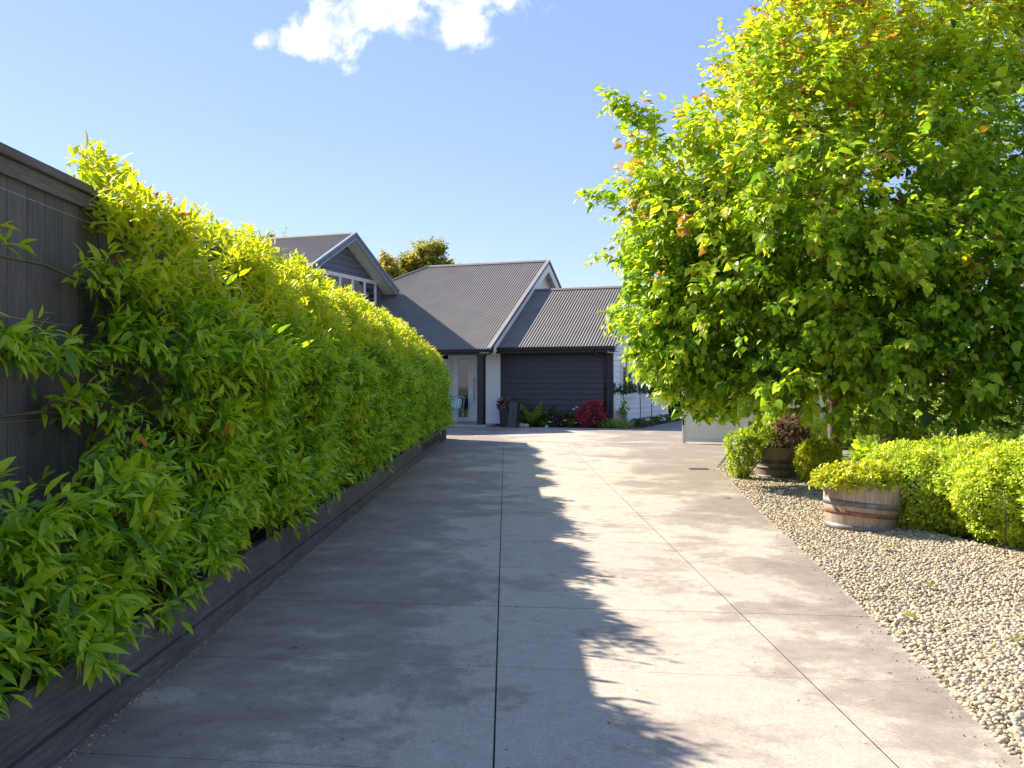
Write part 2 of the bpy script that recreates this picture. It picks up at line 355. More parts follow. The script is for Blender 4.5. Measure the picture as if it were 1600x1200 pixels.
# forecourt beyond the saw-cut panels, up to the house
hc = math.cos(R(20)); hs_ = math.sin(R(20)); HO = Vector((3.24, 31.0, 0))
def hl(u, v, z=0): return Vector((HO.x + u * hc + v * hs_, HO.y - u * hs_ + v * hc, z))
fc = MB(); e0 = YT + .004
pl = [(kx(YT) - .02, skew(kx(YT), e0)), (rightedge(e0), skew(rightedge(e0), e0))]
pts = [pl[0], pl[1], (4.75, 21.25), (8.2, 20.2), (14, 24), (14, 46), (-14, 46), (-14, 30), (-2.35, 25.2)]
dr0, dr1 = hl(-2.15, -8.47), hl(3.2, -8.5)
fc.add([(x, y, -.001) for x, y in pts], [tuple(range(len(pts)))])
tag(fc.build('forecourt', M_CONC), None, None, kind='structure')
# gravel bed
gv = MB(); P = [(gx(Y) - .0, Y) for Y in np.linspace(-4, 15.4, 30)] + [(4.7, 20.9), (8.5, 19.8), (8.5, -4)]
gv.add([(x + .004, y, -.018) for x, y in P], [tuple(range(len(P)))])
tag(gv.build('gravel_ground', M_GRAV), None, None, kind='structure')
def ico(sub):
    import bmesh
    bm = bmesh.new(); bmesh.ops.create_icosphere(bm, subdivisions=sub, radius=1); v = np.array([x.co[:] for x in bm.verts]); f = np.array([[w.index for w in x.verts] for x in bm.faces]); bm.free(); return v, f
def pebbles(name, pts, sz, sub, mat):
    tv, tf = ico(sub); n = len(pts); q = unit(rng.normal(size=(n, 3))); a = unit(np.cross(q, rng.normal(size=(n, 3)))); b = np.cross(q, a)
    q[:, 2] += 0; s = sz[:, None] * np.stack([rng.uniform(.8, 1.3, n), rng.uniform(.6, .95, n), rng.uniform(.4, .7, n)], 1)
    yaw = rng.uniform(0, 6.28, n); tl = rng.normal(0, .35, n); tl2 = rng.normal(0, .35, n)
    X = np.stack([np.cos(yaw), np.sin(yaw), tl], 1); X = unit(X); Z = unit(np.stack([tl2 * .8, -tl, np.ones(n)], 1)); Z = unit(Z - (Z * X).sum(1, keepdims=True) * X); Y = np.cross(Z, X)
    bumpy = 1 + rng.normal(0, .07, (n, len(tv), 1))
    T = tv[None] * bumpy
    V = pts[:, None, :] + T[:, :, 0:1] * (X * s[:, 0:1])[:, None] + T[:, :, 1:2] * (Y * s[:, 1:2])[:, None] + T[:, :, 2:3] * (Z * s[:, 2:3])[:, None]
    F = (tf[None] + (np.arange(n) * len(tv))[:, None, None]).reshape(-1, 3)
    return V.reshape(-1, 3), F
# hedge front on the right of the gravel
def shrubline(Y): return float(np.interp(Y, [2, 6.5, 7, 8.5, 9.5, 20], [4.6, 3.9, 3.72, 3.45, 3.6, 6.0]))
VV, FF, nb = [], [], 0
for (y0, y1, dn, sub, s0, s1) in ((1.5, 5.6, 4800, 2, .007, .018), (5.6, 10, 3200, 1, .008, .018), (10, 21, 1300, 1, .012, .022)):
    area = (y1 - y0) * 6; n = int(area * dn); p = np.stack([rng.uniform(1.5, 6.0, n), rng.uniform(y0, y1, n), np.zeros(n)], 1)
    ge = np.array([gx(min(y, 15.4)) + (max(0, y - 15.4)) * .30 for y in p[:, 1]]); se = np.array([shrubline(y) + .3 for y in p[:, 1]])
    if y0 < 6: vis = (p[:, 0] / p[:, 1] < .60)
    else: vis = (p[:, 0] / p[:, 1] < .60)
    p = p[(p[:, 0] > ge + .012) & (p[:, 0] < se) & vis]
    p[:, 2] = -.008 + rng.uniform(0, .022, len(p)); sz = rng.uniform(s0, s1, len(p)) * np.where(rng.random(len(p)) < .08, 1.35, 1.0)
    sp_ = (p[:, 0] - np.array([gx(min(y, 15.4)) + max(0, y - 15.4) * .3 for y in p[:, 1]])) < .05
    p[sp_, 2] -= .008
    v, F_ = pebbles('', p, sz, sub, None); VV.append(v); FF.append(F_ + nb); nb += len(v)
g = np_mesh('gravel', np.concatenate(VV), [np.concatenate(FF)], M_STONE, None, True)
tag(g, 'loose river pebbles covering the bed beside the driveway', 'gravel', kind='stuff')

gp_ = []
for _ in range(1500):
    y = random.uniform(2.6, 16); gp_.append((kx(y) + .006 + random.expovariate(1 / .018), y, .003))
for _ in range(420):
    y = random.uniform(2.6, 15.3); gp_.append((gx(y) - .01 - random.expovariate(1 / .05), y, .004))
v, F_ = pebbles('', np.array(gp_), np.array([random.uniform(.002, .006) for _ in gp_]), 1, None)
g = np_mesh('grit', v, [F_], M_STONE, None, True); tag(g, 'fine grit and stray little stones lying along both edges of the concrete', 'grit', kind='stuff')
# ------------------------------------------------------------------ planter sleeper wall
YE = 24.35
t = thing('planter_wall', 'low charcoal timber sleeper edging holding the hedge bed', 'planter wall', (-1.56, 0, 0))
up = MB(); y = -2.0; k = 0
while y < YE:
    y2 = min(y + random.choice([1.8, 2.4, 2.1]), YE); X = lambda Y: kx(Y) + 1.56
    up.add([(X(y) - .07, y, .102), (X(y) - .02, y, .102), (X(y2) - .02, y2 - .004, .102), (X(y2) - .07, y2 - .004, .102), (X(y) - .07, y, .30), (X(y) - .02, y, .30), (X(y2) - .02, y2 - .004, .30), (X(y2) - .07, y2 - .004, .30)],
           [(3, 2, 1, 0), (4, 5, 6, 7), (0, 1, 5, 4), (1, 2, 6, 5), (2, 3, 7, 6), (3, 0, 4, 7)]); y = y2
up.build('upper_board', M_PLANTER, t)
lo = MB(); y = -2.0
while y < YE:
    y2 = min(y + random.choice([2.4, 3.0]), YE)
    lo.add([(X(y) - .07, y, -.04), (X(y) + .0, y, -.04), (X(y2) + .0, y2 - .004, -.04), (X(y2) - .07, y2 - .004, -.04), (X(y) - .07, y, .10), (X(y) + .0, y, .10), (X(y2) + .0, y2 - .004, .10), (X(y2) - .07, y2 - .004, .10)],
           [(3, 2, 1, 0), (4, 5, 6, 7), (0, 1, 5, 4), (1, 2, 6, 5), (2, 3, 7, 6), (3, 0, 4, 7)]); y = y2
lo.build('lower_board', M_PLANTER, t)
s_ = MB(); s_.box(-2.3, -1.66, -2, YE - .05, -.05, .24); tag(s_.build('soil', M_SOIL), None, None, kind='structure')
# ------------------------------------------------------------------ fence
FX = -2.22
t = thing('timber_fence', 'tall dark stained paling fence with a capping rail behind the hedge', 'fence', (FX, 0, 0))
fb = MB(); y = -3.0
while y < YE + .25:
    w = .172; fb.box(-.02 + random.uniform(-.002, .002), 0, y, min(y + w - .006, YE + .3), -.05, 2.27); y += w
fb.build('paling', M_FENCE, t)
rl = MB()
for z in (.55, 1.9): rl.box(-.07, -.024, -3, YE + .2, z, z + .1)
rl.build('rail', M_FENCE, t)
cp = MB(); y = -3
while y < YE + .3:
    y2 = min(y + 4.8, YE + .32); cp.box(-.09, .045, y, y2 - .003, 2.30, 2.345, .004); y = y2
cp.build('capping', M_FENCECAP, t)
cl = MB(); cl.box(.002, .022, -3, YE + .3, 2.225, 2.297); cl.build('capping_board', M_FENCECAP, t)
for z in (1.17, 1.62, 2.16):
    w_ = MB(); pts = [(.07 + .01 * math.sin(yy), yy, z - .02 * math.sin((yy % 3) / 3 * math.pi)) for yy in np.arange(0, YE, .6)]; w_.tube(pts, .0022, 5); w_.build('wire', M_WIRE, t, True)
# ------------------------------------------------------------------ hedge
t = thing('hedge', 'long leafy climbing hedge spilling over the timber edging, top coloured yellow for new growth and sunlight', 'hedge', (-1.9, 12, .24))
def hedge_field(Y, Z):
    """front surface x and whether foliage stands there"""
    lump = noise.fractal(Vector((Y * 1.1, Z * 1.3, 3.1)), 1, 2, 3) * .21 + noise.noise(Vector((Y * 3.4, Z * 3.2, 9))) * .13
    f = -1.60 + lump
    col_ = abs(math.sin((Y - 4.9) * math.pi / 2.1)); f -= .34 * (1 - col_) ** 2.5 * (Z > .7)          # seams between the trained plants
    top = 2.17 + .08 * max(0, 1 - abs(Y - 10.6) / 2.8) + .04 * math.sin(Y * 2.9) + .06 * noise.noise(Vector((Y * 1.3, 0, 5))) - .26 * max(0, 1 - abs((Y - 6.25)) / .4) - .24 * max(0, 1 - abs((Y - 13.9)) / .7) + .06 * noise.noise(Vector((Y * 4.5, 3, 5)))
    top -= .10 * max(0, (Y - 17) / 7)
    f -= .50 * max(0, (Z - 1.45) / .5) ** 1.4
    f -= (.14 if Y > 5 else -.02) * max(0, (.6 - Z) / .2) * (.5 + .5 * noise.noise(Vector((Y * 2.3, 1, 1))))
    ok = Z < min(top + (.12 if Y > 17 else -.1), 1.88 + .04 * math.sin(Y * 5) + .40 * min(1, max(0, (Y - 14.6) / 3.5)))
    if Y > 14.6: f += .26 * min(1, (Y - 14.6) / 3.5) * max(0, (Z - 1.45) / .6)
    if Y < 4.95 + .12 * math.sin(Z * 7):
        low = .95 + .10 * math.sin(Y * 3.1) + .12 * noise.noise(Vector((Y * 2, 2, 2)))
        arm = abs(Z - (1.47 + .04 * math.sin(Y * 4))) < (.075 if Y < 4.45 else .05)
        arm2 = abs(Z - 1.86) < .04 and Y > 4.55
        arm3 = abs(Z - 1.84) < .035 and Y < 3.62
        arm4 = abs(Z - 1.20) < .03 and Y > 4.35
        ok = Z < low or arm or arm2 or arm3 or arm4
        if Z >= low: f = -1.98 + lump * .6
        else: f -= .12 * max(0, (Z - .5) / .4)
    return f, ok
def hedge_shoots(y0, y1, dens, depth):
    n = int((y1 - y0) * 2.5 * dens); P, D, A = [], [], []
    for _ in range(n):
        Y = random.uniform(y0, y1); Z = random.uniform(.40 if Y > 4.6 else .31, 2.6); f, ok = hedge_field(Y, Z)
        if not ok: continue
        if Z > 1.2 and min(abs(Y - 6.45), abs(Y - 9.9), abs(Y - 13.95)) < .16 * (Z - .8) and random.random() < .72: continue
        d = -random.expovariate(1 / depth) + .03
        if d < -.5: continue
        x = max(f + d, -2.17)
        P.append((x, Y, Z)); w = random.random()
        D.append((random.uniform(.35, 1.1), random.gauss(-.12, .55), random.gauss(.18, .42) + (.45 if Z > 2.2 else 0)))
        cl_ = noise.noise(Vector((Y * 2.2, Z * 2.2, 1.5))) * .16
        A.append(.40 + d * .55 + cl_ + .42 * max(0, (Z - 1.7) / .45) + random.gauss(0, .05))  # deeper leaves darker; toward the top, sunlight joins young growth in the colour
    return np.array(P), np.array(D), np.array(A)
stems = MB(); lp = []
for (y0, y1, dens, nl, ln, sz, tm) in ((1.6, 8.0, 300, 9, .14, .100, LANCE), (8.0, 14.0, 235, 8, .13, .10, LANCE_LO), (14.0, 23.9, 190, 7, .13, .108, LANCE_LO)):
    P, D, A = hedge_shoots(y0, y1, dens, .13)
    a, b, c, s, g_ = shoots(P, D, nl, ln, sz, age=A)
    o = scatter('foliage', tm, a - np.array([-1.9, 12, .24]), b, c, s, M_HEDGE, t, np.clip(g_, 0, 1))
    for i in range(0, len(P), 5 if y0 < 7 else 9):
        p = Vector(P[i]) - Vector((-1.9, 12, .24)); d = Vector(D[i]).normalized(); stems.tube([p - d * .16 - Vector((.03, 0, .06)), p, p + d * .12], [.004, .003, .0015], 4, False)
SIL_X = [100, 130, 150, 280, 305, 320, 340, 380, 430, 450, 500, 540, 560, 575, 590, 640, 680, 705]
SIL_R = [.50, .535, .556, .555, .51, .485, .576, .607, .595, .55, .605, .635, .5725, .515, .575, .656, .70, .70]
P, D, A = [], [], []
for _ in range(9000):
    Y = random.uniform(4.95, 23.6); x = random.uniform(-2.65, -1.75); pxx = 800 + x / Y * 1500
    if pxx < 118: continue
    rr_ = float(np.interp(800 - 2.5 / Y * 1500, SIL_X, SIL_R)) + .012 * noise.noise(Vector((Y * 5, 0, 2)))
    bp = max(max(0, 1 - ((Y - c_) / w_) ** 2) for c_, w_ in ((5.55, .75), (7.7, .8), (9.5, .75), (11.4, .9), (12.7, .6), (15.4, .75), (17.2, .8), (19.4, 1.1), (21.8, 1.3)))
    zt = min(1.3 + abs(x) * rr_, (.42 - x) / 1.08) - .33 + .33 * bp
    if bp < .10 and Y < 15: continue
    zt -= .34 * max(0, 1 - abs(Y - 6.55 + (x + 2.2) * .9) / .55) + .42 * max(0, 1 - abs(Y - 14.0) / .9) + .2 * max(0, 1 - abs(Y - 18) / .7) + .05 * abs(noise.noise(Vector((x * 2, Y * 2.1, 4)))) + .05 * noise.noise(Vector((x * 5, Y * 5.1, 7)))
    z = zt - random.expovariate(1 / .09)
    if x < -2.2 and z < 2.36: continue
    if Y > 19 and random.random() < .3: continue
    P.append((x, Y, z)); D.append((random.gauss(.25, .5), random.gauss(-.1, .5), random.uniform(.2, 1.0))); A.append(.72 + .28 * random.random() - 1.1 * min(.4, zt - z))  # young top leaves, sunlit yellow put into their colour
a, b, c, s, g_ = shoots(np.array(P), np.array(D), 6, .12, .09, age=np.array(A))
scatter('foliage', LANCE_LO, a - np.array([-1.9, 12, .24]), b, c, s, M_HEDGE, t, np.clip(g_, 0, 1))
# upright tufts above the top of the fence throw leafy shadows
P, D, A = [], [], []
for yy, hh in ((5.55, .09), (7.0, .15), (7.35, .15), (8.75, .14), (10.6, .12), (13.2, .10), (16.5, .12), (4.98, .10)):
    for _ in range(34):
        P.append((-2.0 + random.gauss(0, .08), yy + random.gauss(0, .13), 2.12 + random.uniform(0, hh * 1.6))); D.append((random.gauss(.2, .5), random.gauss(0, .5), random.uniform(.4, 1.2))); A.append(random.uniform(.75, 1))
a, b, c, s, g_ = shoots(np.array(P), np.array(D), 7, .13, .085, age=np.array(A))
scatter('foliage', LANCE, a - np.array([-1.9, 12, .24]), b, c, s, M_HEDGE, t, np.clip(g_, 0, 1))
for k in range(16):     # climbing stems at the fence
    y0 = 4.95 + k * 1.2; pts = [(-2.15 + 1.9 + random.gauss(0, .03), y0 - 12 + random.gauss(0, .12), z - .24) for z in (.22, .7, 1.2, 1.7, 2.2)]
    stems.tube(pts, [.018, .014, .012, .009, .005], 6)
for z in (1.44, 1.83, 1.17): stems.tube([(-.24, 1.8 - 12, z - .24), (-.22, 3.0 - 12, z - .26), (-.2, 4.3 - 12, z - .22), (-.2, 5.2 - 12, z - .3)], [.004, .006, .008, .010], 5)
stems.build('stem', M_STEM, t, True)
# orange old leaves in the hedge
M_ORANGE = leafmat('orange_old_leaf', [(0, (.45, .10, .02)), (1, (.60, .20, .03))], .4)
for_pp = [(*_p, ) for _p in ((-1.6 + random.gauss(0, .06), random.uniform(3.5, 12), random.uniform(.5, 1.8)) for _ in range(14))]
pp = np.array(for_pp + [(-2.02, 4.93, 2.0), (-1.9, 5.35, 2.33), (-1.92, 5.5, 2.28), (-1.72, 5.9, 1.75), (-1.62, 6.5, 1.55), (-1.5, 5.1, 1.12), (-1.68, 7.4, 1.3), (-1.5, 9, 1.0), (-1.95, 5.3, 2.38), (-1.55, 7, .75)])
for q_ in pp: scatter('old_leaf', LANCE, q_[None] + np.array([1.9, -12, -.24]), rng.normal(size=(1, 3)) + [0, 0, -1.2], rng.normal(size=(1, 3)) + [1, -1.2, 0], np.full(1, .085), M_ORANGE, t, np.full(1, .5))

# ------------------------------------------------------------------ trees
def grow(name_label, cat, base, trunk_h, clusters, nl, lsize, tw, mat, trunk_r=.09, group=None, name='tree', tmpl=OVATE, ages=None, lean=(0, 0), minleaf=4, gl=.16):
    t = thing(name, name_label, cat, base, 0, group); B = Vector(base)
    C = np.array(clusters) - np.array(base)
    # skeleton: a leader, then each cluster joined to the cheapest node already placed
    nodes = [Vector((lean[0] * z, lean[1] * z, z)) for z in np.linspace(0, trunk_h, 9)]; par = [-1] + list(range(8)); plen = [n.z * .55 for n in nodes]
    hi = C[:, 2].max() * .72; k = len(nodes)
    for z in np.linspace(trunk_h, hi, 10)[1:]:
        nodes.append(Vector((lean[0] * z + random.gauss(0, .05), lean[1] * z + random.gauss(0, .05), z))); par.append(len(nodes) - 2); plen.append(z * .55)
    arr = np.zeros((len(C) * 2 + 60, 3)); arr[:len(nodes)] = [tuple(n) for n in nodes]; pl_ = np.zeros(len(arr)); pl_[:len(nodes)] = plen; cnt = len(nodes)
    order = np.argsort(np.linalg.norm(C - np.array([0, 0, C[:, 2].mean()]), axis=1)); tipn = np.zeros(len(C), int)
    for i in order:
        c = C[i]; dv = arr[8:cnt] - c; d = np.linalg.norm(dv, axis=1)
        cost = d * 1.0 + pl_[8:cnt] * .32 + np.maximum(0, arr[8:cnt, 2] - c[2] + .1) * .6
        j = int(np.argmin(cost)) + 8; p = arr[j]
        mid = (p + c) / 2 + rng.normal(size=3) * .06 * d[j - 8] + np.array([0, 0, .05 * d[j - 8]])
        nodes.append(Vector(mid)); par.append(j); arr[cnt] = mid; pl_[cnt] = pl_[j] + d[j - 8] / 2; cnt += 1
        nodes.append(Vector(c)); par.append(cnt - 1); arr[cnt] = c; pl_[cnt] = pl_[cnt - 1] + d[j - 8] / 2; tipn[i] = cnt; cnt += 1
    w = np.zeros(cnt); w[tipn] += 1
    for i in range(cnt - 1, 0, -1): w[par[i]] += w[i]
    rad = .0035 * np.power(np.maximum(w, 1), .5); rad = rad * (trunk_r / rad[0])  * 1.0; rad = np.maximum(rad, .003)
    tk = MB(); tk.tube([nodes[i] for i in range(9)], [rad[i] * (1.35 if i == 0 else 1.0) * (1 + .05 * math.sin(i * 2)) for i in range(9)], 12); tk.build('trunk', M_BARK, t, True)
    br = MB()
    for i in range(9, cnt):
        j = par[i]; r1 = min(rad[j], rad[i] * 1.6); br.tube([nodes[j], nodes[i]], [r1, rad[i]], 6 if rad[i] > .012 else 4, False)
    br.build('branch', M_BARK, t, True)
    ctr = np.array([0, 0, C[:, 2].mean()]); D = unit(C - ctr) + rng.normal(size=C.shape) * .45; D[:, 2] += .1
    a, b, c, s, g_ = shoots(C - unit(D) * tw * .5, D, nl, tw, lsize, spread=.8, jit=.42, age=ages if ages is not None else .4, up=.1)
    b[:, 2] = b[:, 2] * .6 - .22; c[:, :2] += rng.normal(size=(len(c), 2)) * .12; a += rng.normal(size=a.shape) * .035
    scatter('crown', tmpl, a, b, c, s, mat, t, np.clip(g_, 0, 1)); return t
def crown_pts(n, lobes, shell=.35):
    """points inside a union of ellipsoid lobes (cx,cy,cz,rx,ry,rz), denser toward the surface, lumpy"""
    vol = np.array([l[3] * l[4] * l[5] for l in lobes]) ** .75; vol = vol / vol.sum(); P = []
    while len(P) < n:
        l = lobes[rng.choice(len(lobes), p=vol)]; d = unit(rng.normal(size=3)); r = 1 - abs(rng.normal(0, shell)); 
        if r < .12: continue
        q = np.array(l[:3]) + d * r * np.array(l[3:]) * (1 + .14 * noise.fractal(Vector((d * 2.3 + np.array(l[:3]))), 1, 2, 2))
        if noise.noise(Vector(q * 1.25)) < -.22: continue
        P.append(q)
    return np.array(P)
# big tree over the gravel
TB = (5.05, 15.0, -.02)
lobes = [(5.5, 13.6, 3.9, 3.8, 3.6, 2.6), (4.2, 12.6, 2.9, 2.6, 2.6, 1.85), (3.3, 13.6, 3.6, 1.9, 1.8, 1.5), (5.1, 13.5, 5.4, 2.1, 2.6, 1.9), (6.6, 12.2, 2.6, 2.6, 2.4, 1.75), (6.0, 13.5, 6.2, 3.0, 3.0, 2.2), (4.0, 12.8, 2.35, 2.1, 1.8, 1.25), (6.8, 10.6, 2.4, 1.9, 1.4, 1.3), (2.7, 13.6, 2.7, 1.25, 1.4, 1.4), (3.1, 12.8, 1.85, 1.25, 1.2, 1.0), (4.6, 11.6, 1.55, 2.1, 1.4, .9), (6.6, 10.4, 1.6, 1.9, 1.2, .95), (2.5, 12.9, 2.6, 1.1, 1.2, 1.2), (2.35, 13.0, 1.8, .8, .9, .65), (3.0, 12.7, 1.4, .95, 1.0, .6), (2.15, 13.0, 3.3, .75, .9, 1.1), (2.2, 13.0, 2.2, .75, .9, .9), (2.45, 12.9, 1.45, .6, .7, .5), (2.2, 13, 4.3, .7, .8, .6), (3.55, 13, 5.5, .95, 1.1, .9), (2.9, 13, 4.9, .7, .9, .6)]
cp_ = crown_pts(8800, lobes, .33)
for s0, s1, k in (((2.2, 13.0, 3.9), (1.02, 13.0, 3.95), 22), ((2.2, 13.2, 4.6), (1.35, 13.2, 5.3), 16), ((2.2, 13.5, 3.0), (1.3, 13.6, 3.15), 16), ((2.0, 14, 2.4), (1.5, 13.8, 2.25), 12), ((2.6, 13, 5.0), (1.55, 13.0, 5.0), 14)):
    tt = rng.random((k, 1)) ** .8; cp_ = np.concatenate([cp_, np.array(s0) + (np.array(s1) - np.array(s0)) * tt + rng.normal(size=(k, 3)) * .07])
for k in range(34):
    an = random.uniform(-1.2, 1.2); c0 = np.array([4.4 - 2.9 * math.cos(an) - .2, 13.0 + random.uniform(-.8, .6), 4.1 + 2.6 * math.sin(an)]); dd = unit(np.array([-math.cos(an), random.uniform(-.3, .3), math.sin(an) * .8 + .15])); Ls = random.uniform(.35, .85); kk = int(Ls * 11)
    tip = c0 + dd * Ls
    if c0[2] < 1.5 or tip[0] < 1.2 or tip[0] < 1.2 + max(0, tip[2] - 4.6) * .75: continue
    cp_ = np.concatenate([cp_, c0 + dd * Ls * rng.random((kk, 1)) + rng.normal(size=(kk, 3)) * .05])
keep = ~((cp_[:, 0] > 5.5) & (cp_[:, 2] > 3.9) & (rng.random(len(cp_)) < .2)); cp_ = cp_[keep]
ages = .46 + .30 * np.clip((cp_[:, 2] - 2.5) / 4, -.3, 1) - .12 * np.clip((cp_[:, 0] - 4) / 3, 0, 1) + .16 * fbm(cp_, .9, 4) + rng.normal(0, .09, len(cp_)) + np.where(rng.random(len(cp_)) < .016, .35, 0)  # yellower high up, greener away from the sun: sunlight put into leaf colour
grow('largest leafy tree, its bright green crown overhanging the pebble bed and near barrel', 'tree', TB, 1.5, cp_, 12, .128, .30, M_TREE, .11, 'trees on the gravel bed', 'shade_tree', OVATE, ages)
# second tree behind the far barrel
TB2 = (5.15, 18.3, -.02)
lobes = [(5.3, 18.6, 3.1, 2.4, 2.4, 2.2), (4.6, 17.9, 1.9, 1.4, 1.3, .9)]
c2 = crown_pts(900, lobes, .3)
grow('smaller tree with a slim trunk standing behind the far half barrel', 'tree', TB2, 1.2, c2, 10, .13, .3, M_TREE, .07, 'trees on the gravel bed', 'shade_tree', OVATE, .45 + rng.normal(0, .1, len(c2)))
# trees far behind the house
def far_tree(label, base, lobes, n, sz, ages_=.5, h=5):
    c = crown_pts(n, lobes, .25); grow(label, 'tree', base, h, c, 14, sz, .7, M_FAR, .25, 'trees rising behind the house roofs', 'background_tree', ROUND, ages_ + .12 * fbm(c, .3, 2) + rng.normal(0, .12, len(c)))
far_tree('broad olive tree rising behind the main roof ridge, its flat topped crown the tallest', (-5.3, 62, -.05), [(-5.6, 62, 8.9, 1.7, 1.9, 1.1), (-4.5, 62, 8.9, 1.2, 1.6, .75), (-6.2, 62, 9.1, 1.1, 1.4, .9), (-5.3, 62, 10.1, 1.0, 1.2, .5), (-3.9, 62, 9.2, .5, .7, .3), (-4.9, 62, 10.35, .6, .8, .3), (-6.3, 62, 10.0, .5, .6, .25), (-5.4, 62, 7.0, 2.2, 2, 1.6)], 1000, .24, .45)
far_tree('paler round tree in the gap between the left gable and the broad olive tree', (-7.9, 60, -.05), [(-7.9, 60, 8.6, .75, 1.0, 1.0), (-7.5, 60, 7.6, .9, 1.1, 1.1), (-8.3, 60, 7.8, .8, 1.0, 1.0)], 480, .22, .75)
far_tree('treetop just peeping over the left roof ridge', (-14.3, 58, -.05), [(-14.3, 58, 9.9, .7, .9, .75), (-14.4, 58, 8.6, 1.3, 1.5, 1.3)], 260, .2, .5)

# ------------------------------------------------------------------ shrubs
def mound(name, label, cat, base, lobes, n, nl, ln, sz, mat, age0=.5, group=None, tmpl=ROUND, jitter=.5, up=.3, stemm=True, parent=None, flat=False, sub=0):
    """lobes relative to base"""
    t = parent or thing(name, label, cat, base, 0, group)
    if sub:
        big = list(lobes)
        for k in range(sub):
            l = big[k % len(big)]; a_ = random.uniform(0, 6.28); e_ = random.uniform(.15, 1.2); d_ = (math.cos(a_) * math.cos(e_), math.sin(a_) * math.cos(e_), math.sin(e_)); r_ = random.uniform(.15, .30)
            lobes = lobes + [(l[0] + d_[0] * l[3] * .85, l[1] + d_[1] * l[4] * .85, l[2] + d_[2] * l[5] * .85, r_ * 1.2, r_ * 1.2, r_ * .8)]
    P, D = [], []; vol = np.array([l[3] * l[5] + l[4] * l[5] for l in lobes]); vol = vol / vol.sum()
    while len(P) < n:
        l = lobes[rng.choice(len(lobes), p=vol)]; d = unit(rng.normal(size=3)); r = 1 - abs(rng.normal(0, .10)) + .05 * noise.fractal(Vector(d * 5 + np.array(l[:3])), 1, 2, 2) * 2
        q = np.array(l[:3]) + d * r * np.array(l[3:])
        if q[2] < 0.01: continue
        if any(sum(((q[i] - m_[i]) / m_[3 + i]) ** 2 for i in range(3)) < .62 for m_ in lobes): continue
        P.append(q); D.append(d / np.array(l[3:]))
    P = np.array(P); D = unit(np.array(D)) + rng.normal(size=P.shape) * .35; D[:, 2] += up
    ag = age0 + .16 * fbm(P, 3.0, 3) + rng.normal(0, .08, len(P)) + .15 * (P[:, 2] - P[:, 2].mean())
    a, b, c, s, g_ = shoots(P - unit(D) * ln * .5, D, nl, ln, sz, spread=.9, jit=jitter, age=ag, up=.5)
    scatter('foliage', tmpl, a, b, c, s, mat, t, np.clip(g_, 0, 1))
    if stemm:
        st = MB(); k = max(8, n // 60)
        for i in range(k):
            q = P[rng.integers(len(P))]; st.tube([(q[0] * .02, q[1] * .02, -.02 if not flat else 0), tuple(q * np.array([.6, .6, .5])), tuple(q * .97)], [.012, .007, .003], 5, False)
        st.build('stem', M_STEM, t, True)
    return t
# lime hedge mass on the right
GL = 'lime shrubs along the gravel'
mound('lime_shrub', 'wide lime green mounded shrub right behind the near half barrel', 'shrub', (4.1, 8.95, 0), [(-.25, .05, .30, .50, .55, .42), (.35, .1, .42, .55, .5, .42), (-.42, .25, .22, .35, .5, .30), (.0, -.25, .25, .42, .4, .34), (.7, .0, .3, .5, .5, .38)], 6200, 8, .055, .038, M_LIME, .68, GL, sub=16)
mound('lime_shrub', 'big billowing lime green shrub at the right edge of the view', 'shrub', (4.75, 8.0, 0), [(-.25, .0, .36, .60, .55, .40), (.4, .2, .40, .55, .6, .40), (-.50, .15, .22, .40, .45, .30), (-.1, -.3, .24, .5, .4, .30), (-.55, .6, .3, .5, .5, .38)], 6600, 8, .055, .038, M_LIME, .7, GL, sub=18)
mound('lime_shrub', 'low lime green shrub cut off by the lower right frame edge behind the thin stake', 'shrub', (4.35, 6.95, 0), [(.0, .0, .16, .42, .42, .30), (.3, .2, .25, .5, .4, .36)], 2300, 8, .05, .038, M_LIME, .7, GL, sub=6)
mound('ball_shrub', 'clipped round green shrub beside the tree trunk', 'shrub', (4.2, 13.15, 0), [(0, 0, .28, .30, .30, .31)], 1700, 7, .05, .04, M_LIME, .8, GL)
mound('lime_shrub', 'bright yellow green shrub seen between the two trunks', 'shrub', (5.0, 16.9, 0), [(0, 0, .42, .6, .5, .5), (-.3, .3, .5, .4, .4, .42)], 900, 7, .07, .05, M_LIME, .7, GL)
mound('leafy_shrub', 'dark leafy shrub hiding behind the near tree trunk', 'shrub', (5.65, 14.2, 0), [(0, 0, .3, .5, .4, .4), (.5, .2, .3, .4, .4, .36)], 600, 7, .1, .07, M_DGREEN, .6)
for i, (x, y, s, lb) in enumerate(((9.0, 19.5, 1.0, 'loose yellow green bush on the lawn beyond the lime shrubs, nearest the frame edge'), (8.6, 25, 1.2, 'tall loose bush beyond the lawn, seen under the drooping tree crown'), (11.5, 24, 1.5, 'rounded bush far back on the right of the lawn'), (7.0, 21.5, .85, 'small yellowish bush just right of the slim trunk'))):
    mound('garden_bush', lb, 'bush', (x, y, -.05), [(0, 0, .5 * s, .9 * s, .8 * s, .6 * s), (-.6 * s, .2, .45 * s, .6 * s, .6 * s, .5 * s), (.6 * s, -.1, .6 * s, .6 * s, .6 * s, .55 * s)], 900, 7, .13, .085, M_LIME if i != 2 else M_FERN, .35 + .1 * (i % 2), 'bushes around the lawn')
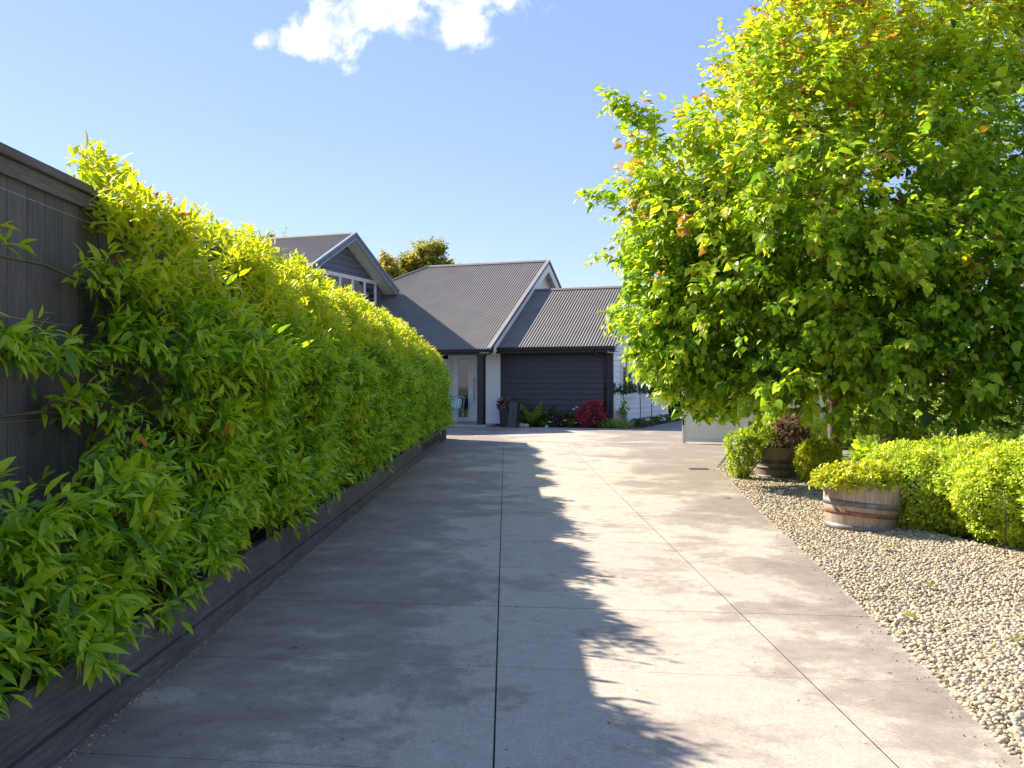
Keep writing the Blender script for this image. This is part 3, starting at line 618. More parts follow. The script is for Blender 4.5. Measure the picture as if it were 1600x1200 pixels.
# ------------------------------------------------------------------ half barrels
def barrel(label, loc, rot, age):
    t = thing('half_barrel', label, 'planter', loc); t.rotation_euler = rot; t['group'] = 'half barrel planters'
    H = .46; rr = lambda z: .285 + .062 * math.sin(min(1, z / H) * math.pi / 2)
    st = MB(); n = 26
    for k in range(n):
        a0 = 2 * math.pi * (k + .01) / n; a1 = 2 * math.pi * (k + .99) / n; dz = random.uniform(-.004, .004)
        zs = [0.0, .1, .2, .3, .4, H + dz]; vs = []; fs = []
        for z in zs:
            for r_ in (0, .022):
                for a in (a0, (a0 + a1) / 2, a1): vs.append(((rr(z) - r_) * math.cos(a), (rr(z) - r_) * math.sin(a), z))
        for i in range(len(zs) - 1):
            o = i * 6
            fs += [(o, o + 1, o + 7, o + 6), (o + 1, o + 2, o + 8, o + 7), (o + 5, o + 4, o + 10, o + 11), (o + 4, o + 3, o + 9, o + 10), (o + 2, o + 5, o + 11, o + 8), (o + 3, o, o + 6, o + 9)]
        o = (len(zs) - 1) * 6; fs += [(o, o + 1, o + 4, o + 3), (o + 1, o + 2, o + 5, o + 4), (0, 3, 4, 1), (1, 4, 5, 2)]
        st.add(vs, fs)
    st.build('stave', age[0], t)
    for (z0, z1, m_) in ((.012, .068, age[1]), (.155, .195, age[2]), (.235, .285, age[1])):
        hb = MB(); hb.lathe([(rr(z0) + .0005, z0), (rr(z0) + .004, z0), (rr(z1) + .004, z1), (rr(z1) + .0005, z1)], 40, cap=False); hb.build('hoop', m_, t, True)
    sb = MB(); sb.lathe([(.01, H - .06), (rr(H) - .024, H - .06)], 24, cap=False); sb.build('potting_soil', M_SOIL, t)
    return t
M_STAVE = wood('weathered_oak_stave', (.32, .24, .165), (.56, .46, .35), (16, 16, 1)); M_STAVE2 = wood('mossy_oak_stave', (.16, .13, .07), (.34, .27, .16), (16, 16, 1))
M_HOOP = simple('galvanised_hoop', (.22, .21, .20), .6, .4, 9, .3); M_RUST = simple('rusty_hoop', (.24, .10, .05), .85, .5, 9, .0); M_HOOP2 = simple('dull_hoop', (.12, .12, .12), .6, .3, 9, .4)
barrel('pale weathered half barrel with a rusty hoop, tilted, planted with golden foliage', (3.19, 8.83, -.03), (0, R(6), R(20)), (M_STAVE, M_HOOP, M_RUST))
mound('golden_plant', 'low golden yellow foliage filling the near half barrel', 'plant', (3.17, 8.82, .40), [(-.02, -.02, .02, .34, .34, .14), (-.20, 0, .06, .18, .2, .10), (.12, -.05, .08, .2, .2, .1)], 620, 8, .06, .05, M_GOLD, .6, flat=True)
barrel('darker mossy half barrel in the shade of the tree, farther along the gravel', (3.85, 13.85, -.02), (0, 0, 0), (M_STAVE2, M_HOOP2, M_HOOP2))
mound('barrel_plant', 'twiggy purplish plant growing in the far mossy half barrel', 'plant', (3.85, 13.85, .42), [(.12, 0, .12, .30, .28, .26), (.2, 0, .26, .2, .2, .2)], 420, 7, .09, .045, M_PURPLE, .5, flat=True)
mound('trailing_shrub', 'small leaved green shrub trailing down in front of the far half barrel', 'shrub', (3.28, 13.6, 0), [(-.04, 0, .22, .15, .18, .24), (-.03, .05, .50, .21, .24, .18), (.12, -.05, .40, .10, .12, .18), (.25, .1, .62, .22, .22, .13)], 620, 7, .07, .045, M_LIME, .5)
mound('leafy_shrub', 'taller broad leaved shoots between the barrel and the lime shrub', 'shrub', (3.75, 9.9, 0), [(0, 0, .32, .22, .25, .38)], 120, 7, .16, .12, M_LIME, .45)

# ------------------------------------------------------------------ house
H = thing('house', 'dark weatherboard house with corrugated grey roofs and white gables across the forecourt', 'house', tuple(HO), R(-20))
M_WB = simple('charcoal_paint', (.042, .042, .046), .5, .12, 8); M_WBW = simple('white_paint', (.78, .77, .75), .5, .04, 5)
M_GREYB = simple('slate_paint', (.13, .15, .18), .5, .1, 6); M_BLACK = simple('black_paint', (.014, .014, .016), .45, .2, 6)
M_ROOF = simple('roof_steel', (.175, .148, .125), .7, .12, 1.5, .0); M_FLASH = simple('flashing_steel', (.36, .32, .28), .5, .1, 3)
M_FLASHB = simple('grey_barge_paint', (.30, .32, .36), .5, .08, 4)
def glassmat():
    m = Mt('window_glass'); m.base((.02, .025, .03)); m.rough(.03); m.p.inputs['Specular IOR Level'].default_value = .9; m.p.inputs['Coat Weight'].default_value = 1; return m.m
M_GLASS = glassmat()
def boards(mb, axis, c, a0, a1, z0, z1, out, pitch=.18, clip=None):
    """lapped weatherboards. axis 'u': wall on plane v=c running along u; out = -1/+1 outward side"""
    z = z0
    while z < z1 - .01:
        z2 = min(z + pitch, z1)
        if clip: b0, b1, t0, t1 = *clip(z), *clip(z2)
        else: b0, b1, t0, t1 = a0, a1, a0, a1
        if b1 - b0 > .02:
            if t1 <= t0: t0 = t1 = (t0 + t1) / 2
            lo_, hi_ = c + out * .034, c + out * .004
            if axis == 'u': vs = [(b0, lo_, z), (b1, lo_, z), (t1, hi_, z2), (t0, hi_, z2), (b0, c - out * .02, z), (b1, c - out * .02, z), (t1, c - out * .02, z2), (t0, c - out * .02, z2)]
            else: vs = [(lo_, b0, z), (lo_, b1, z), (hi_, t1, z2), (hi_, t0, z2), (c - out * .02, b0, z), (c - out * .02, b1, z), (c - out * .02, t1, z2), (c - out * .02, t0, z2)]
            mb.add(vs, [(0, 1, 2, 3), (4, 5, 1, 0), (7, 6, 5, 4), (3, 2, 6, 7), (1, 5, 6, 2), (4, 0, 3, 7)])
        z = z2
def corr(name, u0, u1, v_e, z_e, v_r, z_r, parent=H, lim=None, amp=.012, pitch=.098, mat=None):
    """corrugated sheet between eave line (v_e,z_e) and ridge line (v_r,z_r); lim(u)->(t0,t1) fractions"""
    n = int((u1 - u0) / pitch * 6); us = np.linspace(u0, u1, n + 1); V = []; F = []
    dv, dz = v_r - v_e, z_r - z_e; Ln = math.hypot(dv, dz); nv, nz = -dz / Ln * (1 if dv > 0 else -1), abs(dv) / Ln
    for i, u in enumerate(us):
        h = amp * math.sin(u / pitch * 2 * math.pi); t0, t1 = lim(u) if lim else (0, 1)
        for tt in (t0, t1): V.append((u, v_e + dv * tt + nv * h, z_e + dz * tt + nz * h))
    F = np.array([(2 * i, 2 * i + 2, 2 * i + 3, 2 * i + 1) for i in range(n)])
    return np_mesh(name, np.array(V), [F], mat or M_ROOF, parent, True)
# --- right wing
WV, WZ, WRV, WRZ = -.5, 2.62, 3.42, 4.90; wsl = (WRZ - WZ) / (WRV - WV)
WB_V = 2 * WRV - WV
corr('roof', -4.08, .22, WV, WZ, WRV, WRZ); corr('roof', -4.08, .22, WB_V, WZ, WRV, WRZ)
b = MB(); b.prism([(WRV - .13, WRZ - .045), (WRV, WRZ + .035), (WRV + .13, WRZ - .045), (WRV, WRZ - .01)], 'x', -4.08, .24); b.build('ridge_cap', M_ROOF, H)
w = MB(); boards(w, 'u', 0, -3.84, -.10, 0.0, 2.44, -1); w.build('front_wall', M_WB, H)
b = MB(); b.box(-.10, .03, -.03, .06, 0, 2.5); b.build('corner_board', M_BLACK, H)
b = MB(); b.box(-4.0, .2, -.47, 0.03, 2.44, 2.465); b.build('soffit', M_WB, H)
b = MB(); b.box(-3.84, -.02, .01, .2, -.05, 2.44); b.box(-3.9, -.2, .2, WB_V - .4, -.05, 2.44); b.build('wall_core', M_WB, H)
def gutter(u0, u1, v, z, name='gutter', mat=M_BLACK):
    g_ = MB(); g_.prism([(v - .10, z - .10), (v - .115, z - .005), (v - .10, z), (v - .10, z - .01), (v + .0, z - .03), (v + .0, z - .11)], 'x', u0, u1); g_.build(name, mat, H)
    f_ = MB(); f_.box(u0 + .01, u1 - .01, v + .003, v + .03, z - .19, z - .02); f_.build('fascia', mat, H)
gutter(-3.80, .22, WV + .02, WZ - .01)
d = MB(); d.tube([(-.52, WV - .03, 2.56), (-.52, WV - .02, 2.45), (-.28, -.10, 2.28), (-.22, -.07, 2.2), (-.22, -.07, .05)], .038, 10); d.build('downpipe', M_BLACK, H, True)
# right wing end wall (white boards)
w = MB(); boards(w, 'v', -.01, .06, 9.5, .02, 2.40, 1)
w2z = lambda z: ((WV + (z - WZ + .12) / wsl + .1), (WB_V - (z - WZ + .12) / wsl - .1))
boards(w, 'v', -.01, 0, 0, 2.40, 4.85, 1, clip=w2z); w.build('side_wall', M_WBW, H)
b = MB(); b.box(-.2, -.035, .07, 9.4, -.05, 2.4); b.build('wall_core', M_WBW, H)
for s in (-1, 1):
    e_ = MB(); v0 = WRV + s * (WRV - WV); e_.add([(.20, WRV, WRZ - .03), (.20, v0, WZ - .03), (.20, v0, WZ - .19), (.20, WRV, WRZ - .21), (.225, WRV, WRZ - .03), (.225, v0, WZ - .03), (.225, v0, WZ - .19), (.225, WRV, WRZ - .21)], [(0, 1, 2, 3), (4, 5, 6, 7), (0, 1, 5, 4), (2, 3, 7, 6), (1, 2, 6, 5), (0, 3, 7, 4)]); e_.build('barge_board', M_FLASHB, H)
def window(axis, c, out, a0, a1, z0, z1, nv=2, mat=M_WBW, fw=.07, nh=0):
    f_ = MB(); bx = (lambda p0, p1, q0, q1, d0, d1: f_.box(p0, p1, min(c + out * d0, c + out * d1), max(c + out * d0, c + out * d1), q0, q1)) if axis == 'u' else (lambda p0, p1, q0, q1, d0, d1: f_.box(min(c + out * d0, c + out * d1), max(c + out * d0, c + out * d1), p0, p1, q0, q1))
    D0, D1 = .0, .065
    bx(a0, a1, z0, z0 + fw, D0, D1); bx(a0, a1, z1 - fw, z1, D0, D1); bx(a0, a0 + fw, z0 + fw, z1 - fw, D0, D1); bx(a1 - fw, a1, z0 + fw, z1 - fw, D0, D1)
    for k in range(1, nv): p = a0 + (a1 - a0) * k / nv; bx(p - fw * .6, p + fw * .6, z0 + fw, z1 - fw, D0, D1 - .006)
    for k in range(1, nh + 1): q = z0 + (z1 - z0) * k / (nh + 1); bx(a0 + fw, a1 - fw, q - .02, q + .02, D0, D1 - .012)
    bx(a0 - .05, a1 + .05, z0 - .05, z0 - .002, D0, .11)
    w_ = f_.build('window', mat, H); g_ = MB(); e = .028
    if axis == 'u': g_.box(a0 + fw * .5, a1 - fw * .5, min(c + out * .026, c + out * .03), max(c + out * .026, c + out * .03), z0 + fw * .5, z1 - fw * .5)
    else: g_.box(min(c + out * .026, c + out * .03), max(c + out * .026, c + out * .03), a0 + fw * .5, a1 - fw * .5, z0 + fw * .5, z1 - fw * .5)
    g_.build('pane', M_GLASS, w_)
window('v', .012, 1, 1.1, 2.6, 1.0, 2.3, 2)
window('v', .012, 1, 5.6, 7.4, 1.0, 2.3, 2)
# --- main roof
ME, MZ, MR, MRZ = -1.2, 2.55, 5.1, 6.19; MU = -3.80; RL = -8.85
half = MR - ME
lim = lambda u: (0, 1) if u > RL else (0, max(0, 1 - (RL - u) / half))
corr('roof', RL - half, MU, ME, MZ, MR, MRZ, lim=lim)
corr('roof', RL - half, MU, 2 * MR - ME, MZ, MR, MRZ, lim=lim)
hp = MB(); hp.add([(RL, MR, MRZ), (RL - half, ME, MZ), (RL - half, 2 * MR - ME, MZ)], [(0, 1, 2)]); hp.build('roof', M_ROOF, H)
b = MB(); b.prism([(MR - .14, MRZ - .05), (MR, MRZ + .035), (MR + .14, MRZ - .05), (MR, MRZ - .01)], 'x', RL, MU + .02)
b.tube([(RL, MR, MRZ), (RL - half, ME, MZ)], .05, 6); b.build('ridge_cap', M_ROOF, H)
gutter(RL - half + 6.2, MU + .01, ME + .02, MZ - .01)
msl = (MRZ - MZ) / half
for s in (-1, 1):     # verge: flashing, dark barge, white barge
    v0 = MR + s * half
    for (o0, o1, x0, x1, mt, nm) in ((.035, -.03, MU - .06, MU + .05, M_FLASH, 'verge_flashing'), (-.032, -.115, MU + .003, MU + .032, M_BLACK, 'barge_board'), (-.117, -.42, MU - .01, MU + .018, M_WBW, 'barge_board')):
        cut = 0 if mt is not M_WBW else .42; e_ = MB(); v1 = v0 - s * cut; z1 = MZ + cut * msl; P4 = [(MR, MRZ + o0), (v1, z1 + o0), (v1 - s * (.0 if not cut else 0), z1 + o1), (MR, MRZ + o1)]
        e_.add([(x0, *p) for p in P4] + [(x1, *p) for p in P4], [(0, 1, 2, 3), (4, 5, 6, 7), (0, 1, 5, 4), (2, 3, 7, 6), (1, 2, 6, 5), (0, 3, 7, 4)]); e_.build(nm, mt, H)
    e_ = MB(); P4 = [(MR, MRZ - .12), (v0, MZ - .12), (v0, MZ - .14), (MR, MRZ - .14)]
    e_.add([(MU - .32, *p) for p in P4] + [(MU - .012, *p) for p in P4], [(0, 1, 2, 3), (4, 5, 6, 7), (0, 1, 5, 4), (2, 3, 7, 6), (1, 2, 6, 5), (0, 3, 7, 4)]); e_.build('soffit', M_WBW, H)
GW = -4.10
g_ = MB(); g_.prism([(ME + .3, 2.44), (2 * MR - ME - .3, 2.44), (2 * MR - ME - .3, 2.55), (MR, MRZ - .16), (ME + .3, 2.55)], 'x', GW - .05, GW); g_.build('gable_wall', M_WBW, H)
g_ = MB(); g_.box(GW - .12, GW - .06, .9, 11, -.05, 2.5); g_.box(-16, GW - .2, 11, 11.1, -.05, 2.5); g_.build('back_wall', M_WB, H)
# porch: beam, post, ceiling, floor, door wall
b = MB(); b.box(-9.3, -3.85, -1.06, -.90, 2.38, 2.52); b.build('beam', M_BLACK, H)
b = MB(); b.box(-9.3, GW, -1.1, .9, 2.525, 2.54); b.build('soffit', M_WBW, H)
b = MB(); b.box(-4.27, -4.05, -1.09, -.87, .06, 2.379, .006); b.box(-4.29, -4.03, -1.11, -.85, 2.30, 2.37); b.build('post', M_BLACK, H)
b = MB(); b.box(-9.3, -3.86, -1.35, .8, -.02, .075, .01); b.build('porch_floor', simple('porch_concrete', (.36, .35, .33), .7, .15, 8), H)
w = MB()
for i in range(12):      # vertical boarding right of the door
    w.box(-4.86 + i * .085, -4.86 + i * .085 + .081, .80, .83, .10, 2.53)
w.box(-9.3, -6.30, .80, .85, .08, 2.53); w.build('porch_wall', M_WBW, H)
b = MB(); b.box(GW - .33, GW + .24, -.02, .79, .0, 2.52); b.build('wall_return', M_WBW, H)
b = MB(); b.box(-9.3, -4.1, .86, .9, 0, 2.53); b.build('wall_core', M_WBW, H)
df = MB(); df.box(-6.02, -5.97, .76, .84, .08, 2.53); df.box(-5.0, -4.87, .76, .84, .08, 2.53); df.box(-5.97, -5.0, .77, .84, 2.47, 2.53); df.build('door_frame', M_WBW, H)
dr = MB(); dr.box(-5.96, -5.75, .785, .84, .12, 2.46); dr.box(-5.36, -5.01, .785, .84, .12, 2.46); dr.box(-5.75, -5.36, .785, .84, 2.30, 2.46); dr.box(-5.75, -5.36, .785, .84, .12, .24)
door = dr.build('door', M_WBW, H)
g_ = MB(); g_.box(-5.755, -5.355, .80, .815, .235, 2.305); g_.build('pane', M_GLASS, door)
M_STEELB = simple('brushed_steel', (.55, .55, .55), .3, .05, 20, .9)
h_ = MB(); h_.tube([(-5.12, .72, .81), (-5.12, .72, 1.64)], .016, 8); h_.tube([(-5.12, .72, .9), (-5.12, .79, .9)], .01, 6); h_.tube([(-5.12, .72, 1.55), (-5.12, .79, 1.55)], .01, 6); h_.build('handle', M_STEELB, door, True)
h_ = MB(); h_.lathe([(.001, 0), (.028, 0), (.028, .02), (.001, .02)], 12, (0, 0, 0))
for zz in (1.18, 1.08): lk = MB(); lk.add([(-5.22 + v_[0], .785 - v_[2], zz + v_[1]) for v_ in h_.v], h_.f); lk.build('lock', M_STEELB, door)
window('u', .80, -1, -6.9, -6.03, .14, 2.5, 1, nh=1)
window('u', .80, -1, -8.6, -7.1, 1.0, 2.5, 2, nh=0)
# --- left two storey block with gable
LU, LV, LZ = -9.1, -.52, 6.70; LS = .515; LH = 3.35; LE = LZ - LS * LH
for s in (-1, 1): corr('roof', -18.5, LU, LV + s * LH, LE, LV, LZ)
b = MB(); b.prism([(LV - .13, LZ - .045), (LV, LZ + .035), (LV + .13, LZ - .045), (LV, LZ - .01)], 'x', -18.5, LU + .02); b.build('ridge_cap', M_ROOF, H)
for s in (-1, 1):
    v0 = LV + s * LH
    for (o0, o1, x0, x1, mt, nm) in ((.035, -.025, LU - .06, LU + .05, M_FLASHB, 'verge_flashing'), (-.027, -.17, LU + .0, LU + .03, M_GREYB, 'barge_board'), (-.172, -.24, LU - .01, LU + .02, M_FLASHB, 'barge_board')):
        e_ = MB(); P4 = [(LV, LZ + o0), (v0, LE + o0), (v0, LE + o1), (LV, LZ + o1)]
        e_.add([(x0, *p) for p in P4] + [(x1, *p) for p in P4], [(0, 1, 2, 3), (4, 5, 6, 7), (0, 1, 5, 4), (2, 3, 7, 6), (1, 2, 6, 5), (0, 3, 7, 4)]); e_.build(nm, mt, H)
    e_ = MB(); P4 = [(LV, LZ - .12), (v0, LE - .12), (v0, LE - .14), (LV, LZ - .14)]
    e_.add([(LU - .68, *p) for p in P4] + [(LU - .012, *p) for p in P4], [(0, 1, 2, 3), (4, 5, 6, 7), (0, 1, 5, 4), (2, 3, 7, 6), (1, 2, 6, 5), (0, 3, 7, 4)]); e_.build('soffit', M_WBW, H)
LW = -9.7
w = MB(); boards(w, 'v', LW, LV - LH + .35, LV + LH - .2, 0, LE + .05, 1, .2)
boards(w, 'v', LW, 0, 0, LE + .05, LZ - .15, 1, .2, clip=lambda z: (LV - (LZ - .14 - z) / LS, LV + (LZ - .14 - z) / LS)); boards(w, 'u', LV - LH + .35, -18.4, LW, 0, LE - .1, -1, .2); w.build('wall', M_GREYB, H)
b = MB(); b.box(-18.4, LW - .025, LV - LH + .38, LV + LH - .3, -.05, LE); b.prism([(LV - LH + .3, LE), (LV + LH - .3, LE), (LV, LZ - .25)], 'x', LW - .1, LW - .025); b.build('wall_core', M_WB, H)
window('v', LW, 1, -2.4, 2.05, 4.36, 5.30, 5, fw=.13)
b = MB(); b.box(LW - .01, LW + .14, -2.6, 2.3, 4.12, 4.30); b.build('sill', M_WBW, H)
gutter(-18.5, LU, LV - LH + .02, LE - .01, mat=M_GREYB)

# ------------------------------------------------------------------ gate, drain, border
GM = simple('pale_grey_gate_paint', (.74, .74, .73), .5, .05, 3)
gp = hl(3.68, -8.1)
t = thing('driveway_gate', 'open pale grey boarded gate standing at the right of the forecourt', 'gate', tuple(gp), R(-20))
b = MB(); b.box(0, .075, -.04, .04, .02, 1.78, .004); b.box(3.2, 3.27, -.04, .04, .02, 1.78); b.box(.076, 3.2, -.03, .03, .05, .17); b.box(.076, 3.2, -.03, .03, 1.68, 1.78); b.build('frame', GM, t)
b = MB()
for i in range(31): b.box(.078 + i * .1005, .078 + i * .1005 + .098, -.013, .013, .172, 1.679)
b.build('boarding', GM, t)
b = MB(); b.box(.01, .05, -.055, -.041, .42, .58); b.build('hinge', M_BLACK, t)
b = MB()
for i in range(9): b.lathe([(.001, 0), (.008, 0), (.008, .01), (.001, .01)], 6, (.15 + i * .33, -.032, .27))
b = MB(); b.tube([(.04, -.06, .0), (.04, -.06, .38)], .008, 8); b.build('drop_bolt', M_STEELB, t)
b = MB(); P0, P1 = hl(-2.2, -8.46), hl(3.25, -8.53); d_ = (P1 - P0).normalized(); n_ = Vector((-d_.y, d_.x, 0)) * .022
b.add([P0 - n_ + Vector((0, 0, .003)), P1 - n_ + Vector((0, 0, .003)), P1 + n_ + Vector((0, 0, .003)), P0 + n_ + Vector((0, 0, .003))], [(0, 1, 2, 3)])
o = b.build('slot_drain', M_JOINT); tag(o, None, None, kind='structure')
ga = thing('drain_grate', 'small rusty slotted drain grate set in the concrete near the gravel corner', 'drain grate', (2.96, 15.23, .003), R(-4))
b = MB(); b.box(-.15, .15, -.09, -.078, 0, .008); b.box(-.15, .15, .078, .09, 0, .008); b.box(-.15, -.14, -.078, .078, 0, .008); b.box(.14, .15, -.078, .078, 0, .008); b.build('frame', simple('rusty_steel', (.12, .07, .045), .8, .3, 20), ga)
b = MB()
for i in range(9): b.box(-.13 + i * .03, -.13 + i * .03 + .012, -.078, .078, 0, .006)
b.build('bar', simple('rusty_bar', (.16, .10, .065), .8, .3, 20), ga)
b = MB(); b.box(-.139, .139, -.077, .077, 0, .001); b.build('sump', M_JOINT, ga)
b = MB(); b.box(-.013, .013, 0, 5.35, -.05, .02); o = b.build('border_edging', M_FENCE); o.location = (3.30, 15.42, 0); o.rotation_euler = (0, 0, -math.atan2(1.42, 5.15)); tag(o, 'thin dark timber strip edging the far corner of the gravel', 'edging')
b = MB(); b.tube([(0, 0, 0), (.01, 0, .3), (0, .01, .52)], .004, 6); o = b.build('garden_stake', M_BLACK, None, True); o.location = (3.72, 7.25, 0); tag(o, 'thin metal stake standing in front of the lime shrubs', 'stake')

# ------------------------------------------------------------------ porch and house-front things
pf = .075
ch = hl(-5.62, .15, pf); t = thing('garden_chair', 'pale blue chair with a striped cushion by the front door', 'chair', tuple(ch), R(-20))
M_BLUE = simple('duck_egg_paint', (.30, .52, .56), .5, .08, 8)
b = MB(); b.box(-.25, .25, -.24, .24, .42, .455, .008); b.build('seat', M_BLUE, t)
for sx in (-1, 1):
    for sy in (-1, 1):
        l_ = MB(); l_.tube([(sx * .21, sy * .2, .42), (sx * .25, sy * .24, 0)], [.02, .014], 8); l_.build('leg', M_BLUE, t, True)
b = MB(); b.tube([(-.24, .22, .43), (-.26, .27, .85), (-.2, .28, .9), (0, .285, .92), (.2, .28, .9), (.26, .27, .85), (.24, .22, .43)], .018, 8)
for i in range(5): b.tube([(-.16 + i * .08, .22, .44), (-.17 + i * .085, .28, .91)], .010, 6)
b.build('backrest', M_BLUE, t, True)
for sx in (-1, 1):
    a_ = MB(); a_.tube([(sx * .25, .25, .68), (sx * .28, 0, .66), (sx * .27, -.2, .65), (sx * .24, -.21, .43)], .014, 8); a_.build('armrest', M_BLUE, t, True)
mc = Mt('striped_cloth'); wv = mc.n('ShaderNodeTexWave'); wv.inputs['Scale'].default_value = 3.2; mc.l(mc.coord(), wv.inputs[0]); mc.base(mc.ramp(wv.outputs[1], [(.45, (.75, .78, .78)), (.55, (.35, .58, .62))])); mc.rough(.9)
cu_ = MB(); v_, f_ = ico(3); v_ = np.sign(v_) * np.abs(v_) ** .5; cu_.add([(x * .20, .17 + y * .05 + .08 * z, .66 + z * .19) for x, y, z in v_], [tuple(q) for q in f_])
o = cu_.build('cushion', mc.m, None, True); o.location = ch; o.rotation_euler = (0, 0, R(-20)); tag(o, 'blue and white striped cushion propped on the pale blue chair', 'cushion')
# tall pots
M_POT = simple('charcoal_pot', (.03, .03, .032), .55, .2, 10); M_POT2 = simple('blue_black_glazed_pot', (.035, .04, .055), .35, .3, 10)
def pot(label, loc, H_, r0, r1, mat, tilt=0):
    t = thing('tall_pot', label, 'pot', loc); t.rotation_euler = (0, tilt, R(-20)); t['group'] = 'tall dark pots by the wing corner'
    b = MB(); b.add([(sx * r, sy * r, z) for r, z in ((r0, 0), (r1, H_), (r1 - .025, H_), (r1 - .03, H_ - .06)) for sx, sy in ((-1, -1), (1, -1), (1, 1), (-1, 1))],
        [(3, 2, 1, 0)] + [(l_ * 4 + i, l_ * 4 + (i + 1) % 4, l_ * 4 + 4 + (i + 1) % 4, l_ * 4 + 4 + i) for l_ in range(3) for i in range(4)]); b.build('body', mat, t)
    b = MB(); b.box(-r1 + .03, r1 - .03, -r1 + .03, r1 - .03, H_ - .07, H_ - .055); b.build('potting_soil', M_SOIL, t); return t
p1 = hl(-3.48, -.55); pot('tall square charcoal pot with a bronze leaved plant', tuple(p1), .62, .13, .17, M_POT)
mound('pot_plant', 'bronze and purplish leaved plant in the tall charcoal pot', 'plant', (p1.x, p1.y, .60), [(0, 0, .12, .23, .23, .18)], 110, 6, .12, .10, M_PURPLE, .6, flat=True, tmpl=OVATE)
p2 = hl(-3.05, -1.0); pot('taller blue black pot leaning slightly in front of the charcoal one', tuple(p2), .84, .15, .13, M_POT2, R(5))
# bed along the wing
b = MB(); b.add([hl(-3.2, -.62, .01), hl(.6, -.62, .01), hl(1.0, 0, .01), hl(.9, 9.2, .01), hl(.03, 9.2, .01), hl(.03, -.03, .01), hl(-3.2, -.03, .01)], [tuple(range(7))]); tag(b.build('garden_bed', M_SOIL), None, None, kind='structure')
def frond_plant(label, base, n, ln, mat, elev=(.5, 1.3)):
    t = thing('fern', label, 'fern', base); P, D, Nn, S = [], [], [], []; st = MB()
    for k in range(n):
        az = random.uniform(0, 6.28); el = random.uniform(*elev); d = Vector((math.cos(az) * math.cos(el), math.sin(az) * math.cos(el), math.sin(el))); pts = []
        L_ = ln * random.uniform(.75, 1.1)
        for i in range(11):
            s = i / 10; p = d * L_ * s + Vector((math.cos(az), math.sin(az), 0)) * .12 * s * s - Vector((0, 0, .18 * s * s * L_)); pts.append(p)
        st.tube(pts, [.006 * (1 - .8 * i / 10) for i in range(11)], 4, False); sd = Vector((-math.sin(az), math.cos(az), 0))
        for i in range(1, 40):
            s = i / 40; j = min(int(s * 10), 9); p = pts[j].lerp(pts[j + 1], s * 10 - j); tn = (pts[j + 1] - pts[j]).normalized()
            for sg in (-1, 1): P.append(p); D.append(sd * sg + tn * .55); Nn.append(Vector((0, 0, 1)) - tn * tn.z); S.append(.02 + .13 * math.sin(min(1, s * 1.08) * math.pi) ** .6)
    st.build('stem', M_STEM, t, True); scatter('frond', leaf_t([.12, .12], [.3, .7]), np.array([tuple(p) for p in P]), np.array([tuple(p) for p in D]), np.array([tuple(p) for p in Nn]), np.array(S), mat, t, rng.uniform(.3, .9, len(P)))
fp = hl(-2.62, -.32); frond_plant('bright green fern with upright fronds against the dark wall', tuple(fp), 20, 1.15, M_FERN, (.75, 1.45))
for i, (u, s, mt_, ag, lb) in enumerate(((-2.95, .85, M_DGREEN, .75, 'green leafy shrub at the foot of the fern beside the leaning pot'), (-2.1, .9, M_DGREEN, .45, 'dark green low shrub just right of the fern'), (-1.65, .9, M_PURPLE, .15, 'dark plum low shrub in the middle of the bed by the dark wall'), (-1.15, .85, M_DGREEN, .5, 'mixed low shrub with white flowers left of the crimson one'))):
    p = hl(u, -.36); mound('bed_shrub', lb, 'shrub', tuple(p), [(0, 0, .22 * s, .34 * s, .26 * s, .26 * s), (.1, 0, .34 * s, .22 * s, .2 * s, .2 * s)], 260, 6, .09, .07, mt_, ag, 'low shrubs in the bed by the dark wall', tmpl=OVATE)
p = hl(-.62, -.38); mound('crimson_shrub', 'crimson leaved rounded shrub near the downpipe', 'shrub', tuple(p), [(0, 0, .36, .44, .34, .36), (.16, 0, .66, .22, .22, .24), (-.2, 0, .36, .26, .26, .26), (.3, 0, .42, .16, .2, .3), (-.02, 0, .62, .18, .2, .22)], 620, 6, .16, .06, M_RED, .5, jitter=.8)
for v in mound.__defaults__[:0]: pass
p = hl(.25, -.35); t = thing('strappy_plant', 'tuft of strappy green leaves with small red flowers at the wall corner', 'plant', tuple(p))
n = 260; P = rng.normal(size=(n, 3)) * [.2, .1, 0]; D = rng.normal(size=(n, 3)) * [.6, .6, .2] + [0, 0, 1]; scatter('foliage', STRAP, P, D, rng.normal(size=(n, 3)) + [0, -1, .3], rng.uniform(.2, .38, n), M_FERN, t, rng.uniform(.2, .8, n))
def flowers(label, base, n, spread, h, mat, sz=.05, name='flower_cluster', group=None):
    t = thing(name, label, 'flowers', base, 0, group); P, D = [], []; st = MB()
    for k in range(n):
        c = Vector((random.gauss(0, spread), random.gauss(0, spread * .5), h * random.uniform(.5, 1.1))); st.tube([(c.x * .3, c.y * .3, 0), tuple(c)], .003, 4)
        P, D = [], []
        for j in range(6): a = j * 1.047; P.append(tuple(c)); D.append((math.cos(a), math.sin(a) * .6 - .3, .35 + random.uniform(-.2, .2)))
        scatter('bloom', OVATE, np.array(P), np.array(D), rng.normal(size=(6, 3)) * .3 + [0, -.6, .7], np.full(6, sz), mat, t)
    st.build('stem', M_STEM, t)
p = hl(.15, -.4); flowers('few small red flowers over the strappy tuft', tuple(p), 5, .12, .42, M_REDPETAL, .05)
p = hl(-1.15, -.55); flowers('white flowers low in front of the mixed shrubs', tuple(p), 6, .15, .24, M_PETAL, .06)
p = hl(-1.0, -.45); flowers('single white blooms standing higher beside the crimson shrub', tuple(p), 3, .08, .62, M_PETAL, .055)
p = hl(-1.95, -.6); flowers('pale blooms at the front of the bed below the plum shrub', tuple(p), 4, .18, .22, M_PETAL, .05)
